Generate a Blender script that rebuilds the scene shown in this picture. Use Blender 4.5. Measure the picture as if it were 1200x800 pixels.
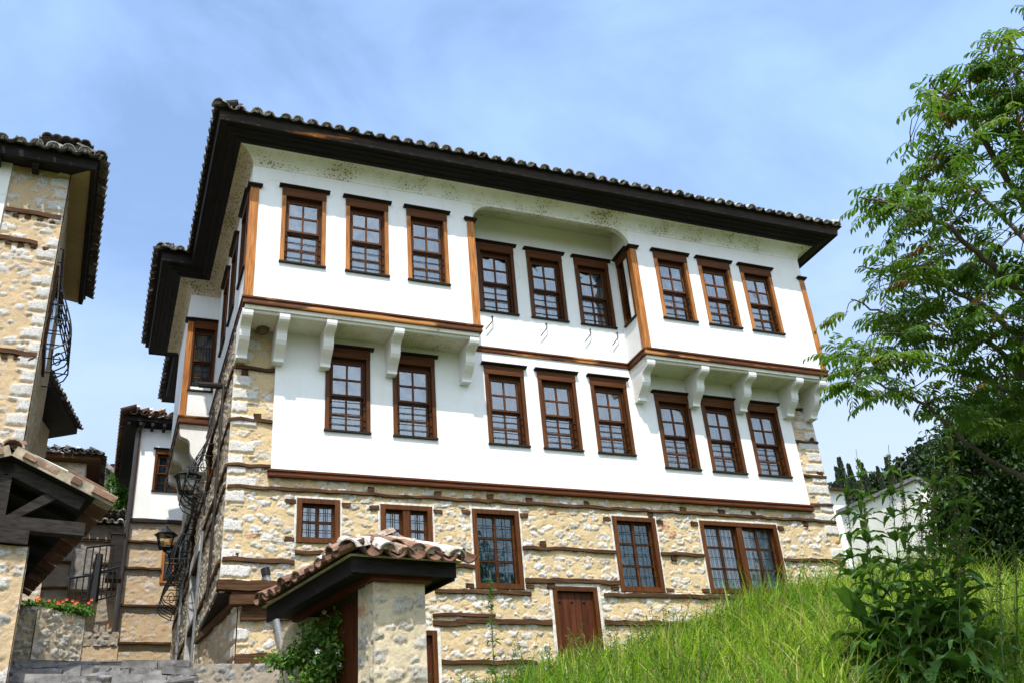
import bpy, math, random
import numpy as np
from mathutils import Matrix, Vector

for o in list(bpy.data.objects):
    bpy.data.objects.remove(o)
scene = bpy.context.scene
COL = scene.collection
R = math.radians
random.seed(7)
RNG = np.random.default_rng(11)

# ------------------------------------------------------------------ camera
# World: x along the big facade, y into the picture, z up; the lower left front
# corner of the jutting upper storey is the origin, the street is 9.4 m below it.
FPX = 1145.98
def _n(v): return v / np.linalg.norm(v)
_X = _n(np.array([3591 - 600, 769 - 400, FPX]))
_Z = _n(np.array([420 - 600, -1700 - 400, FPX]))
_Y = np.cross(_Z, _X)
ROT = np.stack([_X, _Y, _Z])
def ray(px, py): return _n(ROT @ np.array([px - 600, py - 400, FPX]))
CAM = -ray(287, 348) * 15.0
def at(px, py, d): return CAM + ray(px, py) * d

cam_d = bpy.data.cameras.new('camera')
cam = bpy.data.objects.new('camera', cam_d)
COL.objects.link(cam)
cam_d.sensor_width = 36.0
cam_d.lens = 36.0 * FPX / 1200.0
cam_d.clip_start = 0.1
cam_d.clip_end = 3000
_m = np.eye(4)
_m[:3, 0] = ROT @ np.array([1, 0, 0])
_m[:3, 1] = ROT @ np.array([0, -1, 0])
_m[:3, 2] = ROT @ np.array([0, 0, -1])
_m[:3, 3] = CAM
cam.matrix_world = Matrix(_m.tolist())
scene.camera = cam

# ------------------------------------------------------------------ light
SUN_TO = Vector((-0.24, -0.64, 1.10)).normalized()
sun_el = math.asin(SUN_TO.z)
sun_d = bpy.data.lights.new('sun', 'SUN')
sun_d.energy = 3.3
sun_d.angle = R(0.53)
sun_d.color = (1.0, 0.95, 0.87)
sun = bpy.data.objects.new('sun', sun_d)
sun.rotation_euler = SUN_TO.to_track_quat('Z', 'Y').to_euler()
sun.location = (-10, -20, 40)
COL.objects.link(sun)

world = bpy.data.worlds.new('World')
scene.world = world
world.use_nodes = True
wn, wl = world.node_tree.nodes, world.node_tree.links
wn.clear()
w_out = wn.new('ShaderNodeOutputWorld')
w_bg = wn.new('ShaderNodeBackground')
w_bg.inputs['Strength'].default_value = 0.15
sky = wn.new('ShaderNodeTexSky')
sky.sky_type = 'NISHITA'
sky.sun_disc = False
sky.sun_elevation = sun_el
sky.sun_rotation = math.atan2(SUN_TO.x, SUN_TO.y)
sky.altitude = 600
sky.air_density = 1.15
sky.dust_density = 0.6
sky.ozone_density = 1.0
tc = wn.new('ShaderNodeTexCoord')
mp = wn.new('ShaderNodeMapping')
mp.inputs['Rotation'].default_value = (0.3, 0.2, 0.5)
mp.inputs['Scale'].default_value = (1.1, 1.6, 2.0)
n1 = wn.new('ShaderNodeTexNoise')
n1.inputs['Scale'].default_value = 3.0
n1.inputs['Detail'].default_value = 9
n1.inputs['Roughness'].default_value = 0.56
n1.inputs['Distortion'].default_value = 0.35
r1 = wn.new('ShaderNodeValToRGB')
r1.color_ramp.elements[0].position = 0.33
r1.color_ramp.elements[0].color = (0.30, 0.30, 0.30, 1)
r1.color_ramp.elements[1].position = 0.66
r1.color_ramp.elements[1].color = (1.0, 1.0, 1.0, 1)
# more cloud towards the horizon
sp = wn.new('ShaderNodeSeparateXYZ')
mr = wn.new('ShaderNodeMapRange')
mr.inputs['From Min'].default_value = 0.56
mr.inputs['From Max'].default_value = 0.22
mr.inputs['To Min'].default_value = 0.0
mr.inputs['To Max'].default_value = 0.8
ad = wn.new('ShaderNodeMath'); ad.operation = 'ADD'; ad.use_clamp = True
mx = wn.new('ShaderNodeMix'); mx.data_type = 'RGBA'
# sky glow added round the sun, behind the viewer, to brighten shaded walls
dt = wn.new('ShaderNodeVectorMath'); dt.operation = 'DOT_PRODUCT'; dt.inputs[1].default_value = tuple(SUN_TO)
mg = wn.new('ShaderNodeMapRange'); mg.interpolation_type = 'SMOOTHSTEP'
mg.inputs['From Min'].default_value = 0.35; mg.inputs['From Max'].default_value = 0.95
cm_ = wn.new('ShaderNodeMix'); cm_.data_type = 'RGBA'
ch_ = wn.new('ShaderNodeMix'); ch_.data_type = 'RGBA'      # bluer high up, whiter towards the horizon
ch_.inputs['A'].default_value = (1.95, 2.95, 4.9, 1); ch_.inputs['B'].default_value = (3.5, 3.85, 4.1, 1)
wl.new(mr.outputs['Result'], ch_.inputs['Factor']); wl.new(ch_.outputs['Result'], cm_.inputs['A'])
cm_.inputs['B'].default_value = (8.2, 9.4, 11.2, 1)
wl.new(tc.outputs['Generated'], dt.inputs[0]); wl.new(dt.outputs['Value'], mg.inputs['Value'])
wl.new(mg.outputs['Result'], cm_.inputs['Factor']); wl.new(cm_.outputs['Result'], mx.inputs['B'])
wl.new(tc.outputs['Generated'], mp.inputs['Vector'])
wl.new(mp.outputs['Vector'], n1.inputs['Vector'])
wl.new(n1.outputs['Fac'], r1.inputs['Fac'])
wl.new(tc.outputs['Generated'], sp.inputs[0])
wl.new(sp.outputs['Z'], mr.inputs['Value'])
wl.new(r1.outputs['Color'], ad.inputs[0])
wl.new(mr.outputs['Result'], ad.inputs[1])
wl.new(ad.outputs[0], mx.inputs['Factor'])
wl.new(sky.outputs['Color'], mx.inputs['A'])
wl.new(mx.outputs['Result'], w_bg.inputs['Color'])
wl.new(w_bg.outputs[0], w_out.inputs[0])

scene.view_settings.view_transform = 'Standard'
scene.view_settings.look = 'None'
scene.view_settings.gamma = 1.0
scene.view_settings.use_curve_mapping = False
scene.view_settings.exposure = 0.78
scene.cycles.max_bounces = 7
scene.cycles.transparent_max_bounces = 12
scene.cycles.caustics_reflective = False
scene.cycles.caustics_refractive = False

# ------------------------------------------------------------------ mesh builder
class MB:
    def __init__(s):
        s.v, s.f, s.t = [], [], []          # vertices, faces, tone per vertex
        s.n = 0
    def add(s, verts, faces, tone=0.5):
        b = s.n
        s.v.extend([tuple(map(float, p)) for p in verts])
        s.t.extend([tone] * len(verts))
        s.f.extend([tuple(i + b for i in f) for f in faces])
        s.n += len(verts)
    def box(s, x0, x1, y0, y1, z0, z1, M=None, tone=0.5, jit=0.0):
        vs = [(x, y, z) for z in (z0, z1) for x, y in ((x0, y0), (x1, y0), (x1, y1), (x0, y1))]
        if jit:
            vs = [tuple(c + random.uniform(-jit, jit) for c in p) for p in vs]
        if M is not None:
            vs = [M @ Vector(p) for p in vs]
        s.add(vs, [(3, 2, 1, 0), (4, 5, 6, 7), (0, 1, 5, 4), (1, 2, 6, 5), (2, 3, 7, 6), (3, 0, 4, 7)], tone)
    def prism(s, poly, a, b, axis='x', M=None, tone=0.5):
        # poly: list of 2-D points; extruded from a to b along axis (x: poly=(y,z); y: poly=(x,z); z: poly=(x,y))
        def mk(p, c):
            if axis == 'x': return (c, p[0], p[1])
            if axis == 'y': return (p[0], c, p[1])
            return (p[0], p[1], c)
        n = len(poly)
        vs = [mk(p, a) for p in poly] + [mk(p, b) for p in poly]
        if M is not None:
            vs = [M @ Vector(p) for p in vs]
        fs = [tuple(range(n))[::-1], tuple(range(n, 2 * n))]
        fs += [(i, (i + 1) % n, (i + 1) % n + n, i + n) for i in range(n)]
        s.add(vs, fs, tone)
    def tube(s, pts, r, sides=6, tone=0.5, cap=True):
        pts = [Vector(p) for p in pts]
        rs = r if isinstance(r, (list, tuple)) else [r] * len(pts)
        vs, fs = [], []
        prev = None
        for i, p in enumerate(pts):
            d = (pts[min(i + 1, len(pts) - 1)] - pts[max(i - 1, 0)])
            if d.length < 1e-9: d = Vector((0, 0, 1))
            d.normalize()
            ref = prev if prev is not None else (Vector((0, 0, 1)) if abs(d.z) < 0.9 else Vector((1, 0, 0)))
            u = ref - d * ref.dot(d)
            if u.length < 1e-6: u = d.orthogonal()
            u.normalize(); prev = u
            w = d.cross(u)
            for k in range(sides):
                a = 2 * math.pi * k / sides
                vs.append(p + (u * math.cos(a) + w * math.sin(a)) * rs[i])
        for i in range(len(pts) - 1):
            for k in range(sides):
                k2 = (k + 1) % sides
                fs.append((i * sides + k, i * sides + k2, (i + 1) * sides + k2, (i + 1) * sides + k))
        if cap:
            fs.append(tuple(range(sides))[::-1])
            fs.append(tuple(range((len(pts) - 1) * sides, len(pts) * sides)))
        s.add(vs, fs, tone)
    def lathe(s, prof, c, sides=10, M=None, tone=0.5):
        vs, fs = [], []
        for r_, z_ in prof:
            for k in range(sides):
                a = 2 * math.pi * k / sides
                p = Vector((c[0] + r_ * math.cos(a), c[1] + r_ * math.sin(a), c[2] + z_))
                vs.append(M @ p if M is not None else p)
        for i in range(len(prof) - 1):
            for k in range(sides):
                k2 = (k + 1) % sides
                fs.append((i * sides + k, i * sides + k2, (i + 1) * sides + k2, (i + 1) * sides + k))
        fs.append(tuple(range(sides))[::-1]); fs.append(tuple(range((len(prof) - 1) * sides, len(prof) * sides)))
        s.add(vs, fs, tone)
    def plank(s, a, b, h, d, up=(0, 0, 1), n=8, jit=0.012, tone=0.5):
        # rough hewn timber from a to b, h tall along up, d deep
        a, b = Vector(a), Vector(b)
        t = (b - a).normalized(); u = Vector(up); u = (u - t * u.dot(t)).normalized(); w = t.cross(u)
        vs, fs = [], []
        for i in range(n + 1):
            p = a.lerp(b, i / n)
            hh = h * 0.5 * random.uniform(0.84, 1.1); off = random.uniform(-jit, jit)
            for su, sw in ((-1, -1), (1, -1), (1, 1), (-1, 1)):
                vs.append(p + u * (su * hh + off) + w * (sw * d * 0.5 + random.uniform(-jit, jit) * 0.5))
        for i in range(n):
            for k in range(4):
                k2 = (k + 1) % 4
                fs.append((i * 4 + k, i * 4 + k2, i * 4 + 4 + k2, i * 4 + 4 + k))
        fs.append((3, 2, 1, 0)); fs.append((n * 4, n * 4 + 1, n * 4 + 2, n * 4 + 3))
        s.add(vs, fs, tone)
    def sweep(s, path, prof, closed_prof=True, tone=0.5):
        # path: xy corner list; prof: list of (outward offset, z); outward = left hand side of travel
        n = len(path); rings = []
        for i in range(n):
            p = Vector(path[i])
            d0 = (Vector(path[i]) - Vector(path[i - 1])).normalized() if i > 0 else None
            d1 = (Vector(path[i + 1]) - Vector(path[i])).normalized() if i < n - 1 else None
            if d0 is None: d0 = d1
            if d1 is None: d1 = d0
            n0 = Vector((-d0.y, d0.x)); n1_ = Vector((-d1.y, d1.x))
            m = n0 + n1_
            m = m / max(m.dot(n0), 1e-6) if m.length > 1e-6 else n0
            rings.append([(p.x + m.x * o, p.y + m.y * o, z) for o, z in prof])
        k = len(prof); vs = [q for r_ in rings for q in r_]; fs = []
        for i in range(n - 1):
            for j in range(k if closed_prof else k - 1):
                j2 = (j + 1) % k
                fs.append((i * k + j, i * k + j2, (i + 1) * k + j2, (i + 1) * k + j))
        if closed_prof:
            fs.append(tuple(range(k))); fs.append(tuple(range((n - 1) * k, n * k))[::-1])
        s.add(vs, fs, tone)
    def build(s, name, mat, parent=None, smooth=False, world_coords=True):
        me = bpy.data.meshes.new(name)
        off = parent_loc(parent) if (parent is not None and world_coords) else Vector((0, 0, 0))
        used = sorted({i for f in s.f for i in f})
        if len(used) < len(s.v):
            rm = {a: b for b, a in enumerate(used)}
            s.v = [s.v[i] for i in used]; s.t = [s.t[i] for i in used]
            s.f = [tuple(rm[i] for i in f) for f in s.f]; s.n = len(s.v)
        vs = np.array(s.v, dtype=np.float64).reshape(-1, 3) - np.array(off)
        me.from_pydata(vs.tolist(), [], s.f)
        at_ = me.attributes.new('tone', 'FLOAT', 'POINT')
        at_.data.foreach_set('value', np.array(s.t, dtype=np.float32))
        me.materials.append(mat)
        if smooth:
            me.shade_smooth()
        me.update()
        o = bpy.data.objects.new(name, me)
        COL.objects.link(o)
        if parent is not None: o.parent = parent
        return o

def parent_loc(o):
    v = Vector((0, 0, 0))
    while o is not None:
        v += o.location; o = o.parent
    return v
def recalc(o):
    import bmesh
    bm = bmesh.new(); bm.from_mesh(o.data)
    bmesh.ops.recalc_face_normals(bm, faces=bm.faces); bm.to_mesh(o.data); bm.free()
    return o
def np_mesh(name, V, F, mat, parent=None, attrs=None, smooth=False):
    """V (n,3), F (m,k) with a constant k -> object; attrs: name -> per-vertex floats"""
    off = np.array(parent_loc(parent)) if parent is not None else np.zeros(3)
    me = bpy.data.meshes.new(name)
    k = F.shape[1]
    me.vertices.add(len(V)); me.vertices.foreach_set('co', (V - off).astype(np.float32).ravel())
    me.loops.add(F.size); me.loops.foreach_set('vertex_index', F.astype(np.int32).ravel())
    me.polygons.add(len(F))
    me.polygons.foreach_set('loop_start', np.arange(0, F.size, k, dtype=np.int32))
    me.polygons.foreach_set('loop_total', np.full(len(F), k, dtype=np.int32))
    me.update(calc_edges=True)
    for a, val in (attrs or {}).items():
        t = me.attributes.new(a, 'FLOAT', 'POINT')
        t.data.foreach_set('value', np.asarray(val, dtype=np.float32))
    me.materials.append(mat)
    if smooth: me.shade_smooth()
    o = bpy.data.objects.new(name, me); COL.objects.link(o)
    if parent is not None: o.parent = parent
    return o
def thing(name, label, cat, loc=(0, 0, 0), group=None):
    o = bpy.data.objects.new(name, None); COL.objects.link(o)
    o.empty_display_size = 0.2
    o.location = loc
    o['label'] = label; o['category'] = cat
    if group: o['group'] = group
    return o
def tag(o, label=None, cat=None, group=None, kind=None):
    if label: o['label'] = label
    if cat: o['category'] = cat
    if group: o['group'] = group
    if kind: o['kind'] = kind
    return o

# ------------------------------------------------------------------ materials
def mat_new(name):
    m = bpy.data.materials.new(name); m.use_nodes = True
    nt = m.node_tree; nt.nodes.clear()
    out = nt.nodes.new('ShaderNodeOutputMaterial')
    p = nt.nodes.new('ShaderNodeBsdfPrincipled')
    nt.links.new(p.outputs[0], out.inputs[0])
    return m, nt, p
def N(nt, t, **kw):
    n = nt.nodes.new(t)
    for k, v in kw.items():
        if hasattr(n, k) and k not in n.inputs: setattr(n, k, v)
        else: n.inputs[k].default_value = v
    return n
def noise(nt, scale, detail=4, rough=0.55, vec=None, stretch=None, dist=0.0):
    n = N(nt, 'ShaderNodeTexNoise', Scale=scale, Detail=detail, Roughness=rough, Distortion=dist)
    if vec is None:
        vec = nt.nodes.new('ShaderNodeTexCoord').outputs['Object']
    if stretch:
        mp_ = nt.nodes.new('ShaderNodeMapping'); mp_.inputs['Scale'].default_value = stretch
        nt.links.new(vec, mp_.inputs['Vector']); vec = mp_.outputs['Vector']
    nt.links.new(vec, n.inputs['Vector'])
    return n
def ramp(nt, fac, stops):
    r_ = nt.nodes.new('ShaderNodeValToRGB')
    while len(r_.color_ramp.elements) < len(stops): r_.color_ramp.elements.new(0.5)
    for e, (p_, c) in zip(r_.color_ramp.elements, stops):
        e.position = p_; e.color = (*c, 1) if len(c) == 3 else c
    nt.links.new(fac, r_.inputs['Fac'])
    return r_
def mixc(nt, fac, a, b, mode='MIX'):
    m = nt.nodes.new('ShaderNodeMix'); m.data_type = 'RGBA'; m.blend_type = mode
    for sock, val in (('Factor', fac), ('A', a), ('B', b)):
        if hasattr(val, 'is_output') or isinstance(val, bpy.types.NodeSocket): nt.links.new(val, m.inputs[sock])
        elif sock == 'Factor': m.inputs[sock].default_value = val
        else: m.inputs[sock].default_value = (*val, 1)
    return m.outputs['Result']
def attr(nt, name):
    a = nt.nodes.new('ShaderNodeAttribute'); a.attribute_name = name
    return a.outputs['Fac']
def bump(nt, p, h, strength=0.4, dist=0.01):
    b = N(nt, 'ShaderNodeBump', Strength=strength, Distance=dist)
    nt.links.new(h, b.inputs['Height']); nt.links.new(b.outputs[0], p.inputs['Normal'])

def m_plaster(name, col=(0.80, 0.80, 0.79), stain=(0.62, 0.58, 0.50), mould=0.0):
    m, nt, p = mat_new(name)
    a = noise(nt, 1.3, 6, 0.6); b = noise(nt, 22, 5, 0.6); g = noise(nt, 3.0, 5, 0.6, stretch=(2.5, 2.5, 0.35))
    r_ = ramp(nt, a.outputs['Fac'], [(0.35, (0, 0, 0)), (0.85, (0.45, 0.45, 0.45))])
    c = mixc(nt, r_.outputs['Color'], col, stain)
    rr = ramp(nt, g.outputs['Fac'], [(0.52, (0, 0, 0)), (0.8, (0.34, 0.34, 0.34))])
    c = mixc(nt, rr.outputs['Color'], c, stain)
    if mould:
        s1 = N(nt, 'ShaderNodeTexVoronoi', Scale=24.0, Randomness=1.0); tcv = nt.nodes.new('ShaderNodeTexCoord'); wv = noise(nt, 30, 3, 0.7)
        nt.links.new(mixc(nt, 0.06, tcv.outputs['Object'], wv.outputs['Color']), s1.inputs['Vector'])
        s2 = noise(nt, 1.5, 5, 0.68)
        th = N(nt, 'ShaderNodeMath', operation='MULTIPLY_ADD'); nt.links.new(s2.outputs['Fac'], th.inputs[0])
        th.inputs[1].default_value = -1.3; th.inputs[2].default_value = 0.755 - 0.10 * mould
        sm_ = N(nt, 'ShaderNodeMath', operation='ADD'); nt.links.new(s1.outputs['Distance'], sm_.inputs[0]); nt.links.new(th.outputs[0], sm_.inputs[1])
        k1 = ramp(nt, sm_.outputs[0], [(0.16, (1, 1, 1)), (0.24, (0, 0, 0))])
        c = mixc(nt, k1.outputs['Color'], c, (0.15, 0.12, 0.05))
        k3 = ramp(nt, s2.outputs['Fac'], [(0.44, (0, 0, 0)), (0.7, (0.5, 0.5, 0.5))])
        c = mixc(nt, k3.outputs['Color'], c, (0.40, 0.34, 0.18))
    vc = N(nt, 'ShaderNodeTexVoronoi', Scale=0.75, feature='DISTANCE_TO_EDGE'); tcq = nt.nodes.new('ShaderNodeTexCoord'); wq = noise(nt, 3.5, 6, 0.7)
    nt.links.new(mixc(nt, 0.22, tcq.outputs['Object'], wq.outputs['Color']), vc.inputs['Vector'])
    kq = ramp(nt, vc.outputs['Distance'], [(0.0, (1, 1, 1)), (0.0045, (0, 0, 0))]); kn = ramp(nt, a.outputs['Fac'], [(0.50, (0, 0, 0)), (0.62, (0.5, 0.5, 0.5))])
    c = mixc(nt, mixc(nt, 1.0, kq.outputs['Color'], kn.outputs['Color'], 'MULTIPLY'), c, (0.34, 0.32, 0.30))
    nt.links.new(c, p.inputs['Base Color'])
    p.inputs['Roughness'].default_value = 0.9
    p.inputs['Specular IOR Level'].default_value = 0.15
    tw = noise(nt, 5.5, 4, 0.6)
    bump(nt, p, mixc(nt, 0.75, b.outputs['Fac'], tw.outputs['Fac']), 0.30, 0.02)
    return m
def m_wood(name, dark, light, axis=2, rough=0.55, scale=1.0, patch=None, spec=0.12):
    m, nt, p = mat_new(name)
    st = [9 * scale] * 3; st[axis] = 0.55 * scale
    a = noise(nt, 5.0, 6, 0.62, stretch=tuple(st), dist=0.4)
    r_ = ramp(nt, a.outputs['Fac'], [(0.3, dark), (0.72, light)])
    t = mixc(nt, attr(nt, 'tone'), (0.55, 0.55, 0.55), (1.45, 1.45, 1.45))
    c = mixc(nt, 1.0, r_.outputs['Color'], t, 'MULTIPLY')
    if patch:
        st2 = [2.2] * 3; st2[axis] = 0.32
        q = noise(nt, 2.2, 4, 0.55, stretch=tuple(st2))
        k = ramp(nt, q.outputs['Fac'], [(patch[1], (0, 0, 0)), (patch[1] + 0.05, (1, 1, 1))])
        c = mixc(nt, k.outputs['Color'], c, patch[0])
    nt.links.new(c, p.inputs['Base Color'])
    p.inputs['Roughness'].default_value = rough
    p.inputs['Specular IOR Level'].default_value = spec
    bump(nt, p, a.outputs['Fac'], 0.35, 0.006)
    return m
def m_stonewall(name, mortar, stones, tint=(0.50, 0.28, 0.17), dirt=0.3):
    m, nt, p = mat_new(name)
    s_, t_ = attr(nt, 'stone'), attr(nt, 'tone')
    f1 = noise(nt, 38, 6, 0.68); f2 = noise(nt, 2.0, 5, 0.6); f3 = noise(nt, 120, 3, 0.6)
    mo = mixc(nt, ramp(nt, f1.outputs['Fac'], [(0.3, (0, 0, 0)), (0.75, (1, 1, 1))]).outputs['Color'],
              tuple(c * 0.78 for c in mortar), tuple(min(c * 1.12, 0.9) for c in mortar))
    st = ramp(nt, t_, [(0.0, tuple(c * 0.62 for c in stones)), (0.22, tuple(0.5 * a + 0.5 * b for a, b in zip(stones, mortar))), (0.45, tuple(c * 0.9 for c in stones)), (0.78, stones),
                       (0.93, tuple(min(1, c * 1.1) for c in stones)), (0.97, tint)])
    stc = mixc(nt, ramp(nt, f1.outputs['Fac'], [(0.33, (0.9, 0.9, 0.9)), (0.50, (0, 0, 0))]).outputs['Color'],
               st.outputs['Color'], mixc(nt, 0.6, st.outputs['Color'], mortar))
    f4 = noise(nt, 60, 5, 0.75)
    stc = mixc(nt, 1.0, stc, ramp(nt, f4.outputs['Fac'], [(0.36, (0.42, 0.42, 0.44)), (0.50, (1.0, 1.0, 1.0)), (0.7, (1.12, 1.12, 1.12))]).outputs['Color'], 'MULTIPLY')
    c = mixc(nt, s_, mo, stc)
    c = mixc(nt, ramp(nt, f2.outputs['Fac'], [(0.45, (0, 0, 0)), (0.8, (dirt, dirt, dirt))]).outputs['Color'], c,
             tuple(x * 0.45 for x in mortar))
    nt.links.new(c, p.inputs['Base Color'])
    p.inputs['Roughness'].default_value = 0.92
    p.inputs['Specular IOR Level'].default_value = 0.15
    h = mixc(nt, 0.4, f1.outputs['Fac'], f3.outputs['Fac'])
    bump(nt, p, h, 0.75, 0.02)
    return m
def m_tiles(name, stops):
    m, nt, p = mat_new(name)
    f1 = noise(nt, 14, 6, 0.65); f2 = noise(nt, 55, 4, 0.6)
    add = N(nt, 'ShaderNodeMath', operation='ADD'); nt.links.new(attr(nt, 'tone'), add.inputs[0])
    sc = N(nt, 'ShaderNodeMath', operation='MULTIPLY_ADD'); nt.links.new(f1.outputs['Fac'], sc.inputs[0])
    sc.inputs[1].default_value = 0.9; sc.inputs[2].default_value = -0.45
    nt.links.new(sc.outputs[0], add.inputs[1])
    r_ = ramp(nt, add.outputs[0], stops)
    nt.links.new(r_.outputs['Color'], p.inputs['Base Color'])
    p.inputs['Roughness'].default_value = 0.9
    p.inputs['Specular IOR Level'].default_value = 0.2
    bump(nt, p, f2.outputs['Fac'], 0.5, 0.01)
    return m
def m_plain(name, col, rough=0.6, metal=0.0, var=0.3, scale=8, bmp=0.15, spec=0.4):
    m, nt, p = mat_new(name)
    a = noise(nt, scale, 5, 0.6)
    r_ = ramp(nt, a.outputs['Fac'], [(0.3, tuple(c * (1 - var) for c in col)), (0.7, tuple(min(1, c * (1 + var)) for c in col))])
    nt.links.new(r_.outputs['Color'], p.inputs['Base Color'])
    p.inputs['Roughness'].default_value = rough; p.inputs['Metallic'].default_value = metal
    p.inputs['Specular IOR Level'].default_value = spec
    bump(nt, p, a.outputs['Fac'], bmp, 0.01)
    return m
def m_leaf(name, stops, trans=0.35, rough=0.5, back=None):
    m, nt, p = mat_new(name)
    r_ = ramp(nt, attr(nt, 'tone'), stops)
    a = noise(nt, 9, 3, 0.6)
    c = mixc(nt, 1.0, r_.outputs['Color'], mixc(nt, a.outputs['Fac'], (0.7, 0.7, 0.7), (1.3, 1.3, 1.3)), 'MULTIPLY')
    nt.links.new(c, p.inputs['Base Color'])
    p.inputs['Roughness'].default_value = rough
    p.inputs['Specular IOR Level'].default_value = 0.25
    tr = nt.nodes.new('ShaderNodeBsdfTranslucent')
    nt.links.new(mixc(nt, 1.0, c, (1.25, 1.3, 0.6), 'MULTIPLY'), tr.inputs['Color'])
    mxs = nt.nodes.new('ShaderNodeMixShader'); mxs.inputs[0].default_value = trans
    out = [n for n in nt.nodes if n.type == 'OUTPUT_MATERIAL'][0]
    nt.links.new(p.outputs[0], mxs.inputs[1]); nt.links.new(tr.outputs[0], mxs.inputs[2])
    nt.links.new(mxs.outputs[0], out.inputs[0])
    return m
def m_glass(name, refl=0.3, tint=(0.86, 0.92, 0.96)):
    m = bpy.data.materials.new(name); m.use_nodes = True
    nt = m.node_tree; nt.nodes.clear()
    out = nt.nodes.new('ShaderNodeOutputMaterial')
    tr = nt.nodes.new('ShaderNodeBsdfTransparent'); tr.inputs['Color'].default_value = (*tint, 1)
    gl = nt.nodes.new('ShaderNodeBsdfGlossy'); gl.inputs['Roughness'].default_value = 0.03
    gl.inputs['Color'].default_value = (0.90, 0.90, 0.88, 1)
    lw = nt.nodes.new('ShaderNodeLayerWeight'); lw.inputs['Blend'].default_value = 0.22
    mr_ = nt.nodes.new('ShaderNodeMapRange')
    mr_.inputs['To Min'].default_value = refl; mr_.inputs['To Max'].default_value = 0.95
    nt.links.new(lw.outputs['Fresnel'], mr_.inputs['Value'])
    wob = N(nt, 'ShaderNodeTexNoise', Scale=2.2, Detail=2.0)
    tcc = nt.nodes.new('ShaderNodeNewGeometry'); nt.links.new(tcc.outputs['Position'], wob.inputs['Vector'])
    b = N(nt, 'ShaderNodeBump', Strength=0.5, Distance=0.03)
    nt.links.new(wob.outputs['Fac'], b.inputs['Height']); nt.links.new(b.outputs[0], gl.inputs['Normal'])
    ms = nt.nodes.new('ShaderNodeMixShader')
    nt.links.new(mr_.outputs[0], ms.inputs[0]); nt.links.new(tr.outputs[0], ms.inputs[1]); nt.links.new(gl.outputs[0], ms.inputs[2])
    nt.links.new(ms.outputs[0], out.inputs[0])
    return m

MAT = {}
MAT['plaster'] = m_plaster('white_plaster')
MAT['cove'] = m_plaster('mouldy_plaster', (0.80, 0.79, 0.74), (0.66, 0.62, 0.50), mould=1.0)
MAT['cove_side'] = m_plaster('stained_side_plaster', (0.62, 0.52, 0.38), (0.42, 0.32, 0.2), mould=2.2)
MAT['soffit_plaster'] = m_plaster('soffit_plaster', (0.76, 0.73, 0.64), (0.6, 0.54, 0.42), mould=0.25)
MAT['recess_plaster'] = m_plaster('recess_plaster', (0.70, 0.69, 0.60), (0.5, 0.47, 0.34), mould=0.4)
MAT['bracket'] = m_plaster('bracket_plaster', (0.78, 0.77, 0.75), (0.62, 0.58, 0.5))
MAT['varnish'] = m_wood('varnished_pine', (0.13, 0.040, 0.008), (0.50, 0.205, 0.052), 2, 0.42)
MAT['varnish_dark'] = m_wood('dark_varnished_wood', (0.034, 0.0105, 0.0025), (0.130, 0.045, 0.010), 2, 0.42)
MAT['varnish_h'] = m_wood('varnished_beam', (0.04, 0.014, 0.006), (0.15, 0.05, 0.016), 0, 0.5, patch=((0.42, 0.18, 0.05), 0.56))
MAT['red_beam'] = m_wood('red_brown_beam', (0.045, 0.012, 0.004), (0.14, 0.042, 0.012), 0, 0.5)
MAT['header'] = m_wood('header_board', (0.040, 0.0125, 0.003), (0.135, 0.045, 0.010), 0, 0.5)
MAT['cap'] = m_wood('black_cap', (0.010, 0.007, 0.006), (0.03, 0.02, 0.014), 0, 0.5)
MAT['sash'] = m_wood('sash_wood', (0.042, 0.0135, 0.003), (0.15, 0.053, 0.012), 2, 0.45)
MAT['eave'] = m_wood('black_eave_boards', (0.007, 0.0065, 0.0065), (0.026, 0.022, 0.020), 0, 0.7)
MAT['fascia'] = m_wood('weathered_fascia', (0.014, 0.011, 0.010), (0.050, 0.038, 0.032), 0, 0.75, patch=((0.36, 0.13, 0.03), 0.625))
MAT['eave_side'] = m_wood('black_side_eave_boards', (0.009, 0.008, 0.008), (0.028, 0.025, 0.023), 1, 0.7)
MAT['old_wood'] = m_wood('weathered_timber', (0.028, 0.014, 0.007), (0.115, 0.058, 0.028), 0, 0.85, spec=0.1)
MAT['old_wood_side'] = m_wood('weathered_side_timber', (0.040, 0.022, 0.012), (0.14, 0.08, 0.042), 1, 0.85, spec=0.1)
MAT['grey_wood'] = m_wood('grey_timber', (0.013, 0.011, 0.010), (0.050, 0.042, 0.036), 0, 0.85, spec=0.1)
MAT['door'] = m_wood('door_boards', (0.030, 0.008, 0.003), (0.11, 0.032, 0.011), 2, 0.45)
MAT['stone'] = m_stonewall('rubble_masonry', (0.61, 0.46, 0.26), (0.63, 0.605, 0.565), dirt=0.25)
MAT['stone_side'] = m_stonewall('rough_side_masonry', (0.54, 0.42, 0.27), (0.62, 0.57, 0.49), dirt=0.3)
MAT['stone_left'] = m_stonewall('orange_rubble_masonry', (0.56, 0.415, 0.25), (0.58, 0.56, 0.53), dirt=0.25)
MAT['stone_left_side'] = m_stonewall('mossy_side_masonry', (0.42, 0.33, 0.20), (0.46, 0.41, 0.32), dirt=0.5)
MAT['stone_back'] = m_stonewall('far_rubble_masonry', (0.54, 0.40, 0.25), (0.54, 0.49, 0.43), dirt=0.25)
MAT['stone_pillar'] = m_stonewall('pillar_masonry', (0.60, 0.50, 0.34), (0.47, 0.44, 0.39), dirt=0.6)
MAT['stone_grey'] = m_stonewall('grey_masonry', (0.36, 0.30, 0.23), (0.36, 0.35, 0.33), dirt=0.5)
MAT['mossy_plaster'] = m_plaster('mossy_plaster', (0.36, 0.28, 0.15), (0.15, 0.12, 0.06))
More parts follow.
